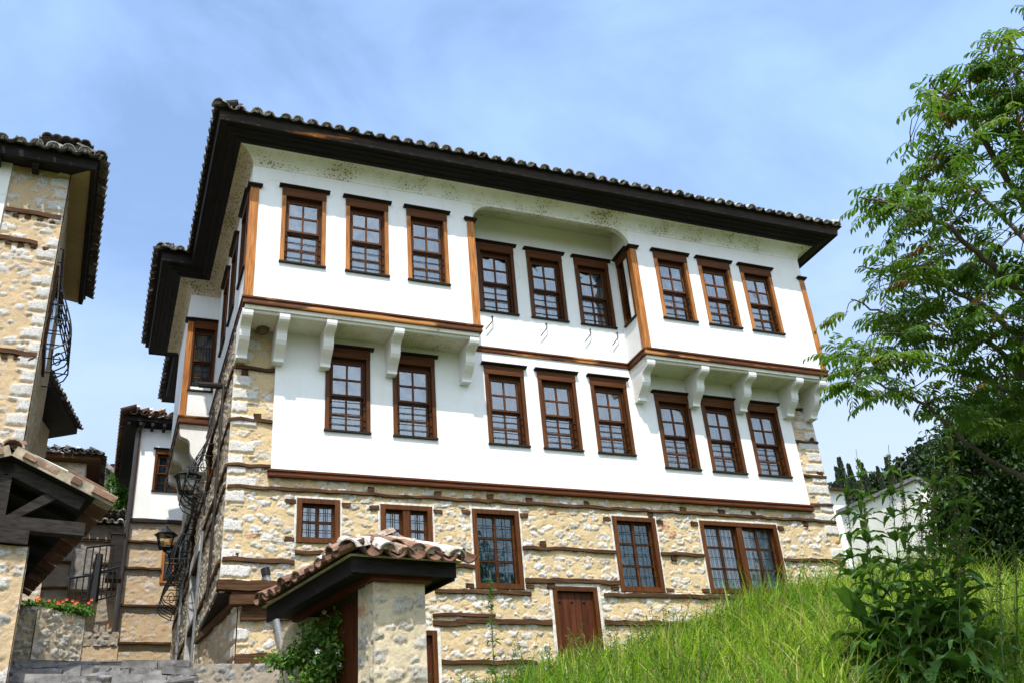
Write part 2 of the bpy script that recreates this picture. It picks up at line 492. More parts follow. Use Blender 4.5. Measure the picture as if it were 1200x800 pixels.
MAT['stone_grey_warm'] = m_stonewall('warm_grey_masonry', (0.46, 0.37, 0.24), (0.50, 0.46, 0.39), dirt=0.5)
MAT['stone_steps'] = m_stonewall('dark_step_masonry', (0.17, 0.15, 0.12), (0.30, 0.29, 0.28), dirt=0.7)
MAT['slab'] = m_plain('grey_slab_stone', (0.19, 0.18, 0.17), 0.9, 0, 0.45, 9, 0.6, 0.15)
MAT['quoin'] = m_plain('pale_cut_stone', (0.42, 0.41, 0.39), 0.9, 0, 0.3, 12, 0.5, 0.15)
MAT['tile'] = m_tiles('weathered_grey_tiles', [(0.0, (0.035, 0.03, 0.026)), (0.35, (0.10, 0.085, 0.07)), (0.6, (0.26, 0.25, 0.235)), (0.82, (0.52, 0.51, 0.49)), (1.0, (0.46, 0.43, 0.39))])
MAT['tile_red'] = m_tiles('weathered_red_tiles', [(0.0, (0.06, 0.035, 0.025)), (0.4, (0.155, 0.082, 0.052)), (0.60, (0.25, 0.150, 0.100)), (0.74, (0.40, 0.35, 0.28)), (1.0, (0.55, 0.52, 0.46))])
MAT['mortar'] = m_plain('lime_mortar', (0.58, 0.54, 0.47), 0.95, 0, 0.3, 16, 0.6, 0.1)
MAT['old_mortar'] = m_plain('dirty_mortar', (0.30, 0.25, 0.18), 0.95, 0, 0.45, 12, 0.7, 0.1)
MAT['iron'] = m_plain('black_iron', (0.012, 0.012, 0.014), 0.5, 0.3, 0.3, 20, 0.1)
MAT['pipe'] = m_plain('dark_drainpipe', (0.035, 0.03, 0.028), 0.5, 0.2, 0.2, 6, 0.1)
MAT['grey_metal'] = m_plain('grey_metal', (0.30, 0.31, 0.32), 0.45, 0.5, 0.15, 9, 0.05)
MAT['glass'] = m_glass('window_glass', 0.11)
MAT['glass_dark'] = m_glass('dark_window_glass', 0.05, (0.62, 0.80, 0.86))
MAT['lamp_glass'] = m_glass('lamp_glass', 0.12, (0.92, 0.84, 0.66))
def m_curtain():
    m, nt, p = mat_new('curtain_cloth'); ge = nt.nodes.new('ShaderNodeNewGeometry')
    a = noise(nt, 0.9, 3, 0.6, vec=ge.outputs['Position'])
    nt.links.new(ramp(nt, a.outputs['Fac'], [(0.32, (0.10, 0.112, 0.125)), (0.68, (0.235, 0.245, 0.255))]).outputs['Color'], p.inputs['Base Color']); p.inputs['Roughness'].default_value = 0.95
    return m
MAT['curtain'] = m_curtain()
MAT['curtain_white'] = m_plain('white_net_curtain', (0.42, 0.43, 0.44), 0.9, 0, 0.25, 5, 0.0)
def m_lace():
    m, nt, p = mat_new('dark_lace_curtain')
    v = N(nt, 'ShaderNodeTexVoronoi', Scale=11.0); f = noise(nt, 14, 5, 0.7, stretch=(1, 1, 0.4), dist=1.6)
    tcc = nt.nodes.new('ShaderNodeTexCoord'); nt.links.new(tcc.outputs['Object'], v.inputs['Vector'])
    k = ramp(nt, f.outputs['Fac'], [(0.50, (0.012, 0.022, 0.028)), (0.60, (0.30, 0.37, 0.39))])
    nt.links.new(k.outputs['Color'], p.inputs['Base Color']); p.inputs['Roughness'].default_value = 0.95
    return m
MAT['lace'] = m_lace()

# ------------------------------------------------------------------ rubble masonry panels
def hash2(i, j, k):
    x = np.sin(i * 127.1 + j * 311.7 + k * 74.7) * 43758.5453
    return x - np.floor(x)
def vnoise(u, v, seed):
    i, j = np.floor(u), np.floor(v); fu, fv = u - i, v - j
    fu, fv = fu * fu * (3 - 2 * fu), fv * fv * (3 - 2 * fv)
    a, b = hash2(i, j, seed), hash2(i + 1, j, seed); c, d = hash2(i, j + 1, seed), hash2(i + 1, j + 1, seed)
    return (a * (1 - fu) + b * fu) * (1 - fv) + (c * (1 - fu) + d * fu) * fv
def fbm(u, v, seed, o=4):
    s = 0; a = 0.5
    for k in range(o):
        s = s + a * vnoise(u, v, seed + k * 17.3); u, v, a = u * 2.03, v * 2.03, a * 0.5
    return s
def rubble(u, v, seed, cu=0.25, cv=0.15, cover=0.5, relief=0.035):
    """stone mask, per-stone tone and height of a random rubble wall at metres u, v"""
    wu = u + (fbm(u * 5, v * 5, seed + 3) - 0.5) * 0.12; wv = v + (fbm(u * 5 + 9, v * 5 + 4, seed + 8) - 0.5) * 0.09
    gu, gv = wu / cu, wv / cv
    gu = gu + 0.5 * (np.floor(gv) % 2)
    ci, cj = np.floor(gu), np.floor(gv)
    f1 = np.full(u.shape, 9.0); f2 = np.full(u.shape, 9.0); idi = np.zeros(u.shape); idj = np.zeros(u.shape)
    dx1 = np.zeros(u.shape); dy1 = np.zeros(u.shape)
    for a in (-1, 0, 1):
        for b in (-1, 0, 1):
            i, j = ci + a, cj + b
            px = i + 0.5 + (hash2(i, j, seed) - 0.5) * 0.72; py = j + 0.5 + (hash2(i, j, seed + 5) - 0.5) * 0.6
            dx, dy = gu - px, gv - py
            d = np.maximum(np.abs(dx) * 0.92 + np.abs(dy) * 0.35, np.abs(dy) * 1.0 + np.abs(dx) * 0.3)
            near = d < f1
            f2 = np.where(near, f1, np.minimum(f2, d)); f1 = np.where(near, d, f1)
            idi = np.where(near, i, idi); idj = np.where(near, j, idj)
            dx1 = np.where(near, dx, dx1); dy1 = np.where(near, dy, dy1)
    h = hash2(idi, idj, seed + 21)
    size = 0.24 + 0.30 * hash2(idi, idj, seed + 33)
    size = np.where(h < 1 - 1.25 * cover, size * 0.45, size)
    rag = (fbm(u * 24, v * 24, seed + 50, 3) - 0.45) * 0.42
    e = np.minimum(size - f1, (f2 - f1) * 0.62 - 0.05) + rag
    mask = np.clip(e / 0.03 + 0.2, 0, 1)
    tilt = (hash2(idi, idj, seed + 61) - 0.5) * dx1 * 0.8 + (hash2(idi, idj, seed + 62) - 0.35) * dy1 * 0.9
    fu_, fv_ = u * 17 + hash2(idi, idj, seed + 63) * 9, v * 17
    facet = np.abs(fbm(fu_, fv_, seed + 70, 3) - 0.47) * 2.4
    ring = np.exp(-((e + 0.01) / 0.045) ** 2)
    hgt = mask * (0.42 + tilt * 0.8 - facet * 0.75) * relief - ring * (0.15 + 0.85 * fbm(u * 11, v * 11, seed + 77, 2)) * relief * 0.62
    hgt = hgt + (fbm(u * 7, v * 7, seed + 80) - 0.5) * 0.022 + (fbm(u * 40, v * 40, seed + 81, 2) - 0.4) * 0.010
    return mask, hash2(idi, idj, seed + 90), hgt
def stone_panel(name, org, ud, vd, w, h, res, mat, parent, seed, holes=(), cu=0.25, cv=0.15, cover=0.5, relief=0.035,
                quoin=None, edge=0.014, hmax=0.2, resv=None, keep=None):
    """displaced rubble sheet; ud x vd points outwards; holes: (u0,u1,v0,v1); quoin: (u_from, u_to) strip of bigger cut corner stones"""
    org, ud, vd = np.array(org, float), np.array(ud, float), np.array(vd, float)
    nrm = np.cross(ud, vd); nrm /= np.linalg.norm(nrm)
    us = set(np.linspace(0, w, max(2, int(w / res)))); vs = set(np.linspace(0, h, max(2, int(h / (resv or res)))))
    for a in holes:
        us.update([min(max(a[0], 0), w), min(max(a[1], 0), w)]); vs.update([min(max(a[2], 0), h), min(max(a[3], 0), h)])
    us, vs = np.array(sorted(us)), np.array(sorted(vs))
    U, Vv = np.meshgrid(us, vs)
    m, t, H = rubble(U, Vv, seed, cu, cv, cover, relief)
    if quoin is not None:
        for q0, q1, side in quoin:
            row = np.floor((Vv + 0.05 * np.sin(U * 3)) / 0.21)
            hv = Vv / 0.21 - np.floor(Vv / 0.21)
            L = (q1 - q0) * (0.55 + 0.45 * ((row % 2) * 0.7 + 0.3 * hash2(row, row * 0 + 3, seed)))
            du = (U - q0) if side == 'l' else (q1 - U)
            rag = (fbm(U * 22, Vv * 22, seed + 5, 3) - 0.45) * 0.05
            e = np.minimum(np.minimum(L - du, 1.0), np.minimum(hv, 1 - hv) * 0.21 - 0.018) + rag
            inq = (du >= -0.02) & (du < L + 0.03) & (hash2(row, row * 0 + 7, seed) > 0.12)
            mq = np.clip(e / 0.012, 0, 1)
            m = np.where(inq, mq, m); t = np.where(inq, 0.55 + 0.33 * hash2(row, row * 0 + 1, seed), t)
            H = np.where(inq, mq * (0.016 + 0.02 * fbm(U * 14, Vv * 14, seed + 6)), H)
    H = np.where(H > hmax, hmax + (H - hmax) * 0.25, H)
    dd = np.minimum(np.minimum(U, w - U), 9)
    k = np.clip(dd / 0.03, 0, 1)
    H = edge + (H - edge + 0.004) * k
    P = org + U[..., None] * ud + Vv[..., None] * vd + H[..., None] * nrm
    nr, nc = U.shape
    idx = np.arange(nr * nc).reshape(nr, nc)
    F = np.stack([idx[:-1, :-1], idx[:-1, 1:], idx[1:, 1:], idx[1:, :-1]], -1).reshape(-1, 4)
    cu_ = (us[:-1] + us[1:]) / 2; cv_ = (vs[:-1] + vs[1:]) / 2
    CU, CV = np.meshgrid(cu_, cv_)
    ok = np.ones(CU.shape, bool)
    for a in holes:
        ok &= ~((CU > a[0]) & (CU < a[1]) & (CV > a[2]) & (CV < a[3]))
    if keep is not None: ok &= keep(CU, CV)
    F = F[ok.reshape(-1)]
    used = np.zeros(nr * nc, bool); used[F.ravel()] = True
    remap = np.cumsum(used) - 1
    return np_mesh(name, P.reshape(-1, 3)[used], remap[F], mat, parent,
                   {'stone': m.ravel()[used], 'tone': t.ravel()[used]}, smooth=True)

def holed_wall(mb, x0, x1, z0, z1, yf, yb, holes, M=None):
    """wall slab in the xz plane, front at yf, back at yb, with rectangular openings that have reveals"""
    xs = sorted({x0, x1, *[min(max(h[i], x0), x1) for h in holes for i in (0, 1)]})
    zs = sorted({z0, z1, *[min(max(h[i], z0), z1) for h in holes for i in (2, 3)]})
    nx, nz = len(xs), len(zs)
    solid = [[not any(h[0] < (xs[i] + xs[i + 1]) / 2 < h[1] and h[2] < (zs[j] + zs[j + 1]) / 2 < h[3] for h in holes)
              for j in range(nz - 1)] for i in range(nx - 1)]
    vs = [(x, y, z) for y in (yf, yb) for x in xs for z in zs]
    if M is not None: vs = [M @ Vector(p) for p in vs]
    def I(b, i, j): return b * nx * nz + i * nz + j
    fs = []
    S = lambda i, j: 0 <= i < nx - 1 and 0 <= j < nz - 1 and solid[i][j]
    for i in range(nx - 1):
        for j in range(nz - 1):
            if not S(i, j): continue
            fs.append((I(0, i, j), I(0, i + 1, j), I(0, i + 1, j + 1), I(0, i, j + 1)))
            fs.append((I(1, i, j), I(1, i, j + 1), I(1, i + 1, j + 1), I(1, i + 1, j)))
            if not S(i - 1, j): fs.append((I(0, i, j), I(0, i, j + 1), I(1, i, j + 1), I(1, i, j)))
            if not S(i + 1, j): fs.append((I(0, i + 1, j), I(1, i + 1, j), I(1, i + 1, j + 1), I(0, i + 1, j + 1)))
            if not S(i, j - 1): fs.append((I(0, i, j), I(1, i, j), I(1, i + 1, j), I(0, i + 1, j)))
            if not S(i, j + 1): fs.append((I(0, i, j + 1), I(0, i + 1, j + 1), I(1, i + 1, j + 1), I(1, i, j + 1)))
    mb.add(vs, fs)

# ------------------------------------------------------------------ barrel tiles
def tile_piece(mb, c, along, side, up, L, r0, r1, th=0.016, flip=False, tone=0.5, segs=6):
    """one half-round clay tile: c = middle of the lower end at the tile bed"""
    c, along, side, up = (np.array(q, float) for q in (c, along, side, up))
    if flip: up = -up
    A = np.linspace(0, math.pi, segs + 1)
    ring = []
    for q, r_, lift in ((0, r0, 0.0), (1, r1, 0.0)):
        o = c + along * L * q
        for rr in (r_, r_ - th):
            for a in A: ring.append(o + side * math.cos(a) * rr + up * (math.sin(a) * rr * 0.86 + lift))
    n = segs + 1
    fs = []
    for k in range(segs):
        fs.append((k, k + 1, 2 * n + k + 1, 2 * n + k))                    # outer
        fs.append((n + k + 1, n + k, 3 * n + k, 3 * n + k + 1))            # inner
        fs.append((k + 1, k, n + k, n + k + 1))                            # lower rim
        fs.append((2 * n + k, 2 * n + k + 1, 3 * n + k + 1, 3 * n + k))    # upper rim
    mb.add(ring, fs, tone)
def tile_slope(mb, plug, p0, u, s, length, run_of, spacing=0.225, r=0.095, seg=0.34, first_tone=0.62, drop=0.0, jit=1.0, pans=2):
    """cover tiles in columns along u from p0, climbing along s; run_of(t) = slope length available at t metres along the eave"""
    p0, u, s = np.array(p0, float), np.array(u, float), np.array(s, float)
    n = np.cross(u, s); n /= np.linalg.norm(n)
    if n[2] < 0: n = -n
    k = int(length / spacing)
    for i in range(k + 1):
        t = (i + 0.5) * spacing + random.uniform(-0.02, 0.02) * jit
        if t > length: break
        run = run_of(t)
        d = random.uniform(-0.05, 0.03) * jit
        nn = 0
        while d < run and nn < 40:
            tone = random.uniform(0.3, 0.78) if nn else random.uniform(first_tone - 0.2, first_tone + 0.2)
            if random.random() < 0.06: tone = 0.98
            L = seg * 1.18
            sd = u + s * random.uniform(-0.05, 0.05) * jit
            al = s + u * random.uniform(-0.04, 0.04) * jit + n * random.uniform(-0.02, 0.05)
            base = p0 + u * t + s * d + n * (0.03 + random.uniform(-0.008, 0.012) * jit + 0.02)
            tile_piece(mb, base, al, sd, n, L, r * random.uniform(0.95, 1.08), r * 0.82, tone=tone)
            if nn == 0 and plug is not None and random.random() < 0.9:
                A = np.linspace(0, math.pi, 7)
                vs = [base + s * 0.03 + u * math.cos(a) * r * 0.9 + n * math.sin(a) * r * 0.72 for a in A]
                vs += [q + s * 0.1 for q in vs]
                fs = [tuple(range(7))[::-1]] + [(j, j + 1, j + 8, j + 7) for j in range(6)] + [(6, 0, 7, 13)]
                plug.add(vs, fs, random.uniform(0.6, 0.9))
            d += seg; nn += 1
        for q in range(pans):
            if q * seg < run_of(min(t + spacing / 2, length)):
                tile_piece(mb, p0 + u * (t + spacing / 2) + s * (q * seg - 0.10) + n * 0.082, s, u, n, seg * 1.15, r * 1.0, r * 0.9,
                           flip=True, tone=random.uniform(0.15, 0.5))

# ================================================================== ground
def zb(x):
    return np.interp(x, [-40, 0.0, 1.5, 3.4, 4.5, 5.6, 8.3, 10.4, 14, 40], [-6.3, -6.3, -6.2, -5.80, -5.42, -5.18, -4.42, -4.02, -3.5, -1.0])
def z_street(y):
    return np.interp(y, [-40, -12.75, -3.0, -2.2, 5.0, 11.5, 30, 60, 120, 400], [-14, -9.4, -6.55, -5.75, -4.55, -3.0, 1.2, 5, 10, 40])
def ground_z(x, y):
    x, y = np.asarray(x, float), np.asarray(y, float)
    zr = zb(x) - np.where(y < 0.7, 0.33 * (0.7 - y), -0.18 * (y - 0.7))
    zr = np.maximum(zr, z_street(y) - 0.9) + (fbm(x * 0.7 + 40, y * 0.7 + 40, 3.3) - 0.47) * 0.25
    k = np.clip((x - 0.9) / 1.6, 0, 1); k = k * k * (3 - 2 * k)
    k = np.maximum(k, np.clip((x + 0.45) / 0.4, 0, 1) * np.clip((0.6 - y) / 0.4, 0, 1))
    z = z_street(y) * (1 - k) + zr * k
    return z
def ground_far(x, y):
    z = ground_z(x, y)
    d = np.clip((x - 30) / 60, 0, 1)
    return z + d * 2.0
gx = np.unique(np.concatenate([np.linspace(-900, -12, 22), np.linspace(-12, 18, 121), np.linspace(18, 900, 26)]))
gy = np.unique(np.concatenate([np.linspace(-900, -16, 20), np.linspace(-16, 14, 121), np.linspace(14, 900, 26)]))
GX, GY = np.meshgrid(gx, gy)
GZ = ground_z(np.clip(GX, -45, 45), np.clip(GY, -45, 120))
GZ = np.where(GY > 120, ground_z(np.clip(GX, -45, 45), np.full_like(GY, 120.0)) + (GY - 120) * 0.02, GZ)
_i = np.arange(GX.size).reshape(GX.shape)
_F = np.stack([_i[:-1, :-1], _i[:-1, 1:], _i[1:, 1:], _i[1:, :-1]], -1).reshape(-1, 4)
def m_ground():
    m, nt, p = mat_new('earth_and_turf')
    a = noise(nt, 0.8, 6, 0.6); b = noise(nt, 14, 5, 0.65)
    c = mixc(nt, ramp(nt, a.outputs['Fac'], [(0.35, (0, 0, 0)), (0.6, (1, 1, 1))]).outputs['Color'], (0.095, 0.14, 0.030), (0.12, 0.11, 0.05))
    c = mixc(nt, b.outputs['Fac'], c, mixc(nt, 1.0, c, (0.5, 0.5, 0.5), 'MULTIPLY'))
    nt.links.new(c, p.inputs['Base Color']); p.inputs['Roughness'].default_value = 0.95
    bump(nt, p, b.outputs['Fac'], 0.8, 0.05)
    return m
MAT['ground'] = m_ground()
tag(np_mesh('ground', np.stack([GX, GY, GZ], -1).reshape(-1, 3), _F, MAT['ground'], smooth=True), kind='structure')

# stone steps climbing into the alley
for i in range(6):
    zt = -5.625 - i * 0.13; y0 = -2.05 - i * 0.33
    tag(stone_panel('steps', (-3.6, y0, zt - 0.22), (1, 0, 0), (0, 0, 1), 3.1, 0.22, 0.014, MAT['stone_steps'], None, 201.0 + i, cover=0.95, cu=0.34, cv=0.085, relief=0.06), kind='structure')
    mb = MB(); x = -3.6
    while x < -0.55:
        w = random.uniform(0.15, 0.5); mb.box(x + 0.006, min(x + w, -0.5) - 0.006, y0 + random.uniform(-0.04, 0.0), y0 + 0.4, zt - 0.07, zt + random.uniform(-0.02, 0.02), tone=random.random(), jit=0.016); x += w
    tag(mb.build('steps', MAT['slab']), kind='structure')
mb = MB()
y = -1.35
while y < 3.4:
    x = -3.0
    d = random.uniform(0.3, 0.5)
    while x < 0.6:
        w = random.uniform(0.3, 0.6)
        zz = float(z_street(y + d / 2)) + 0.09
        if x + w < (-0.5 if y < 0.2 else -0.05):
            mb.box(x + 0.01, x + w - 0.01, y + 0.01, y + d - 0.01, zz - 0.25, zz + random.uniform(-0.015, 0.015), jit=0.012)
        x += w
    y += d
tag(mb.build('path', MAT['slab']), kind='structure')

# ================================================================== the big townhouse
D = 0.64            # depth of the jutting bays
YS = 0.70           # face of the stone ground floor
XR = 10.55          # right end
BY, BX, BYE = 4.2, -0.535, 6.8     # side bay: front face y, outer face x
house = thing('townhouse', 'large white plastered townhouse with two jutting bays of brown windows above a rubble ground floor', 'house', (5.2, 4.0, -5.0))

WALL_T = 0.30
SW, SH = 0.70, 1.46       # sash window size
sash_meshes = {}
def build_local(mb, name, mat, smooth=False):
    o = mb.build(name, mat, None, smooth)
    me = o.data; bpy.data.objects.remove(o); return me
def sash_prototype(kind):
    """meshes of a double hung window, local x 0..SW, z 0..SH, wall face y=0, outside -y"""
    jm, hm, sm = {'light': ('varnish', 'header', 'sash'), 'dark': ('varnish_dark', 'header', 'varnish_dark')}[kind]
    W, H = SW, SH; out = {}
    mb = MB()
    top = H - 0.19
    mb.box(0, 0.062, -0.022, 0.15, 0.03, top, tone=0.6); mb.box(W - 0.062, W, -0.022, 0.15, 0.03, top, tone=0.5)
    out['window'] = (build_local(mb, 'window', MAT[jm]), None)
    mb = MB(); mb.box(-0.003, W + 0.003, -0.028, 0.10, top, H - 0.032, tone=0.5); mb.box(0.063, W - 0.063, 0.05, 0.15, top - 0.06, top - 0.002, tone=0.0); mb.box(0.063, 0.098, 0.028, 0.15, 0.03, top - 0.061, tone=0.0); mb.box(W - 0.098, W - 0.063, 0.028, 0.15, 0.03, top - 0.061, tone=0.0)
    out['header'] = build_local(mb, 'header', MAT[hm])
    mb = MB()
    mb.prism([(0.02, H), (-0.085, H), (-0.085, H - 0.014), (-0.06, H - 0.02), (-0.035, H - 0.034), (0.02, H - 0.034)], -0.055, W + 0.055, 'x', tone=0.5)
    out['cap'] = build_local(mb, 'cap', MAT['cap'])
    mb = MB(); mb.box(-0.012, W + 0.012, -0.04, 0.12, 0.0, 0.028, tone=0.5)
    out['sill'] = build_local(mb, 'sill', MAT['cap'])
    def sash(z0, z1, y0):
        mb = MB(); x0, x1 = 0.099, W - 0.099
        mb.box(x0, x0 + 0.03, y0, y0 + 0.035, z0, z1, tone=0.4); mb.box(x1 - 0.03, x1, y0, y0 + 0.035, z0, z1, tone=0.4)
        mb.box(x0 + 0.03, x1 - 0.03, y0, y0 + 0.035, z1 - 0.03, z1, tone=0.35); mb.box(x0 + 0.03, x1 - 0.03, y0, y0 + 0.035, z0, z0 + 0.034, tone=0.45)
        xm, zm = (x0 + x1) / 2, (z0 + z1) / 2
        mb.box(xm - 0.014, xm + 0.014, y0 + 0.003, y0 + 0.03, z0 + 0.034, z1 - 0.03, tone=0.6)
        mb.box(x0 + 0.03, xm - 0.014, y0 + 0.003, y0 + 0.03, zm - 0.014, zm + 0.014, tone=0.5)
        mb.box(xm + 0.014, x1 - 0.03, y0 + 0.003, y0 + 0.03, zm - 0.014, zm + 0.014, tone=0.5)
        return mb
    zm = 0.63
    a = sash(zm, top - 0.062, 0.05); b = sash(0.032, zm + 0.002, 0.095)
    a.add(b.v, b.f, 0.45)
    out['sash'] = build_local(a, 'sash', MAT[sm])
    mb = MB()
    mb.box(0.12, W - 0.12, 0.066, 0.070, zm + 0.02, top - 0.07); mb.box(0.12, W - 0.12, 0.111, 0.115, 0.05, zm)
    out['glass'] = build_local(mb, 'glass', MAT['glass'])
    mb = MB()
    for z in (0.13, 0.235, 0.41, 0.515):
        mb.tube([(0.07, 0.02, z), (W - 0.07, 0.02, z)], 0.0065, 5)
    out['security_bars'] = build_local(mb, 'security_bars', MAT['iron'])
    mb = MB(); n = 40
    vs = []
    for i in range(n + 1):
        x = 0.03 + (W - 0.06) * i / n; yy = 0.17 + 0.012 * math.sin(i * 1.15) + 0.006 * math.sin(i * 2.7 + 1)
        vs += [(x, yy, 0.0), (x, yy, H - 0.2)]
    mb.add(vs, [(2 * i, 2 * i + 2, 2 * i + 3, 2 * i + 1) for i in range(n)])
    out['curtain'] = build_local(mb, 'curtain', MAT['curtain'], True)
    return out
for k_ in ('light', 'dark'): sash_meshes[k_] = sash_prototype(k_)
def put_sash(root, loc, kind='light', rotz=0.0, bars=True):
    P = sash_meshes[kind]
    w = bpy.data.objects.new('window', P['window'][0]); COL.objects.link(w)
    w.parent = root; w.location = Vector(loc) - parent_loc(root); w.rotation_euler = (0, 0, rotz)
    for nm in ('header', 'cap', 'sill', 'sash', 'glass', 'curtain', 'security_bars'):
        if nm == 'security_bars' and not bars: continue
        c = bpy.data.objects.new(nm, P[nm]); COL.objects.link(c); c.parent = w
    return w

HO = (0.02, SW - 0.02, 0.012, SH - 0.05)     # hole in the plaster behind a sash window
def hole(x, z): return (x + HO[0], x + HO[1], z + HO[2], z + HO[3])
UX = [0.475, 1.50, 2.52]; MX = [3.985, 4.94, 5.895]; RX = [7.21, 8.155, 9.09]
UZ = 0.69; MZ = 0.70; RZ = 0.655
LX = [1.345, 2.41, 3.975, 4.93, 5.915]; LZ = -1.755
L2X = [7.16, 8.105, 9.05]; L2Z = -1.93
SY = [0.25, 1.47, 2.58]                      # side windows start (y of the near edge)

# plaster of the jutting left and right bays, recess and lower wall
mb = MB(); holed_wall(mb, 0.0, 3.70, -0.05, 2.47, 0.0, 0.3, [hole(x, UZ) for x in UX]); recalc(mb.build('plaster_wall', MAT['plaster'], house))
mb = MB(); holed_wall(mb, 6.74, XR, -0.05, 2.47, 0.0, 0.3, [hole(x, RZ) for x in RX]); recalc(mb.build('plaster_wall', MAT['plaster'], house))
mb = MB(); holed_wall(mb, 3.40, 7.04, -0.05, 2.72, D, D + 0.3, [hole(x, MZ) for x in MX]); recalc(mb.build('plaster_wall', MAT['plaster'], house))
mb = MB(); holed_wall(mb, 0.585, 10.03, -2.42, -0.051, D, D + 0.32, [hole(x, LZ) for x in LX] + [hole(x, L2Z) for x in L2X]); recalc(mb.build('plaster_wall', MAT['plaster'], house))
# return walls of the recess: the right one has a window that looks left, the left one is plain
MR = Matrix.Translation((6.74, D, 0)) @ Matrix.Rotation(-math.pi / 2, 4, 'Z')     # local x runs towards the viewer, outside looks -x
mb = MB(); holed_wall(mb, 0.0, D - 0.301 + 0.3, -0.05, 2.72, 0.003, 0.3, [(0.09, 0.53, MZ + 0.012, MZ + SH - 0.05)], MR); recalc(mb.build('plaster_wall', MAT['plaster'], house))
mb = MB(); mb.box(3.40, 3.697, 0.301, D, -0.05, 2.72); mb.build('plaster_wall', MAT['plaster'], house)
# side wall of the upper storey and the side bay
MS = Matrix.Translation((0, 0, 0)) @ Matrix.Rotation(-math.pi / 2, 4, 'Z')         # local x = -y
mb = MB(); holed_wall(mb, -9.5, -0.301, -0.05, 2.47, 0.0, 0.28, [(-y - SW + 0.02, -y - 0.02, UZ + 0.012, UZ + SH - 0.05) for y in SY], MS); recalc(mb.build('plaster_wall', MAT['plaster'], house))
mb = MB(); holed_wall(mb, BX, -0.002, -0.22, 2.47, BY, BY + 0.28, [(-0.425, -0.025, 0.52, 1.92)]); recalc(mb.build('plaster_wall', MAT['plaster'], house))
mb = MB(); mb.box(BX, BX + 0.25, BY + 0.281, BYE, -0.22, 2.47); mb.box(BX + 0.251, -0.002, BYE - 0.25, BYE, -0.22, 2.47); mb.build('plaster_wall', MAT['plaster'], house)
mb = MB(); mb.box(0.0, 0.25, 9.36, 9.5, -6.5, 2.47); mb.box(0.25, XR, 9.2, 9.5, -6.5, 2.47); mb.box(XR - 0.28, XR, 0.301, 9.199, -0.05, 2.47)
mb.build('plaster_wall', MAT['plaster'], house)

for x in UX: put_sash(house, (x, 0, UZ), 'light')
for x in RX: put_sash(house, (x, 0, RZ), 'light')
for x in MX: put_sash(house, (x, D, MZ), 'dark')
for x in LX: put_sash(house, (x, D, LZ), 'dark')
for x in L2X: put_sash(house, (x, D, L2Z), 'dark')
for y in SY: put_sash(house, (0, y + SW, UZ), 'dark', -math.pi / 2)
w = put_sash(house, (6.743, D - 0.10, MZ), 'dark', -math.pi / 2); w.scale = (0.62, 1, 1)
w = put_sash(house, (-0.45, BY, 0.42), 'dark'); w.scale = (0.63, 1, 1.03)

# lintel over the recess with two rounded haunches
r_ = 0.36
zl, zt = 2.10, 2.475
arc = []
for i in range(9):
    a = math.pi / 2 * i / 8
    arc.append((3.70 + r_ - r_ * math.cos(a), zl + (zt - 0.015 - zl) * math.sin(a)))
arc2 = [(10.44 - x, z) for x, z in reversed(arc)]
mb = MB()
vs, fs = [], []
def haunch(pts, corner):
    mb.prism(pts + [corner], 0.0, 0.10, 'y')
haunch(arc, (3.70, zt)); haunch(arc2, (6.74, zt))
mb.box(3.70, 6.74, 0.0, 0.11, zt + 0.002, 2.70)
recalc(mb.build('recess_lintel', MAT['soffit_plaster'], house))
# cove running from the lintel back up to the recess wall
mb = MB()
cv = [(0.10, 2.475), (0.16, 2.60), (0.30, 2.69), (0.60, 2.72), (0.66, 2.72), (0.66, 2.80), (0.1, 2.80)]
mb.prism(cv, 3.70, 6.74, 'x'); recalc(mb.build('recess_ceiling', MAT['recess_plaster'], house))
# plaster cove under the eaves
PATH = [(XR, 9.5), (XR, 0.0), (0.0, 0.0), (0.0, BY), (BX, BY), (BX, BYE), (0.0, BYE), (0.0, 9.5)]
def cove_prof():
    q = []
    for i in range(8):
        a = math.pi / 2 * i / 7
        q.append((0.24 * (1 - math.cos(a)) + 0.006 * (i == 0), 2.46 + 0.215 * math.sin(a)))
    return q + [(0.25, 2.80), (-0.05, 2.80), (-0.05, 2.46)]
mbs = MB(); mbs.sweep(PATH, cove_prof()); k_ = len(cove_prof())
mb = MB(); mb.add(mbs.v, [f for f in mbs.f if max(f) < 3 * k_]); recalc(mb.build('eaves_cove', MAT['cove'], house))
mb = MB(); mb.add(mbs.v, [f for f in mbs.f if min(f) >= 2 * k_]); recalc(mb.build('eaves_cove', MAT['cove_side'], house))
# eaves: dark soffit boards, stepped moulding and fascia
ev = [(0.235, 2.675), (0.30, 2.664), (0.305, 2.695), (0.395, 2.705), (0.40, 2.735), (0.485, 2.745), (0.49, 2.768), (0.58, 2.775), (0.58, 2.93), (0.2, 2.89)]
fa_ = [(0.582, 2.762), (0.606, 2.762), (0.618, 2.85), (0.626, 2.935), (0.582, 2.935)]
mbs = MB(); mbs.sweep(PATH, fa_); k_ = len(fa_)
mb = MB(); mb.add(mbs.v, [f for f in mbs.f if k_ <= min(f) and max(f) < 3 * k_]); recalc(mb.build('fascia', MAT['fascia'], house))
for side_ in ([f for f in mbs.f if max(f) < 2 * k_], [f for f in mbs.f if min(f) >= 2 * k_]):
    mb = MB(); mb.add(mbs.v, side_); recalc(mb.build('fascia', MAT['eave_side'], house))
mbs = MB(); mbs.sweep(PATH, ev); k_ = len(ev)
mb = MB(); mb.add(mbs.v, [f for f in mbs.f if k_ <= min(f) and max(f) < 3 * k_]); recalc(mb.build('eaves_board', MAT['eave'], house))
for side_ in ([f for f in mbs.f if max(f) < 2 * k_], [f for f in mbs.f if min(f) >= 2 * k_]):
    mb = MB(); mb.add(mbs.v, side_); recalc(mb.build('eaves_board', MAT['eave_side'], house))

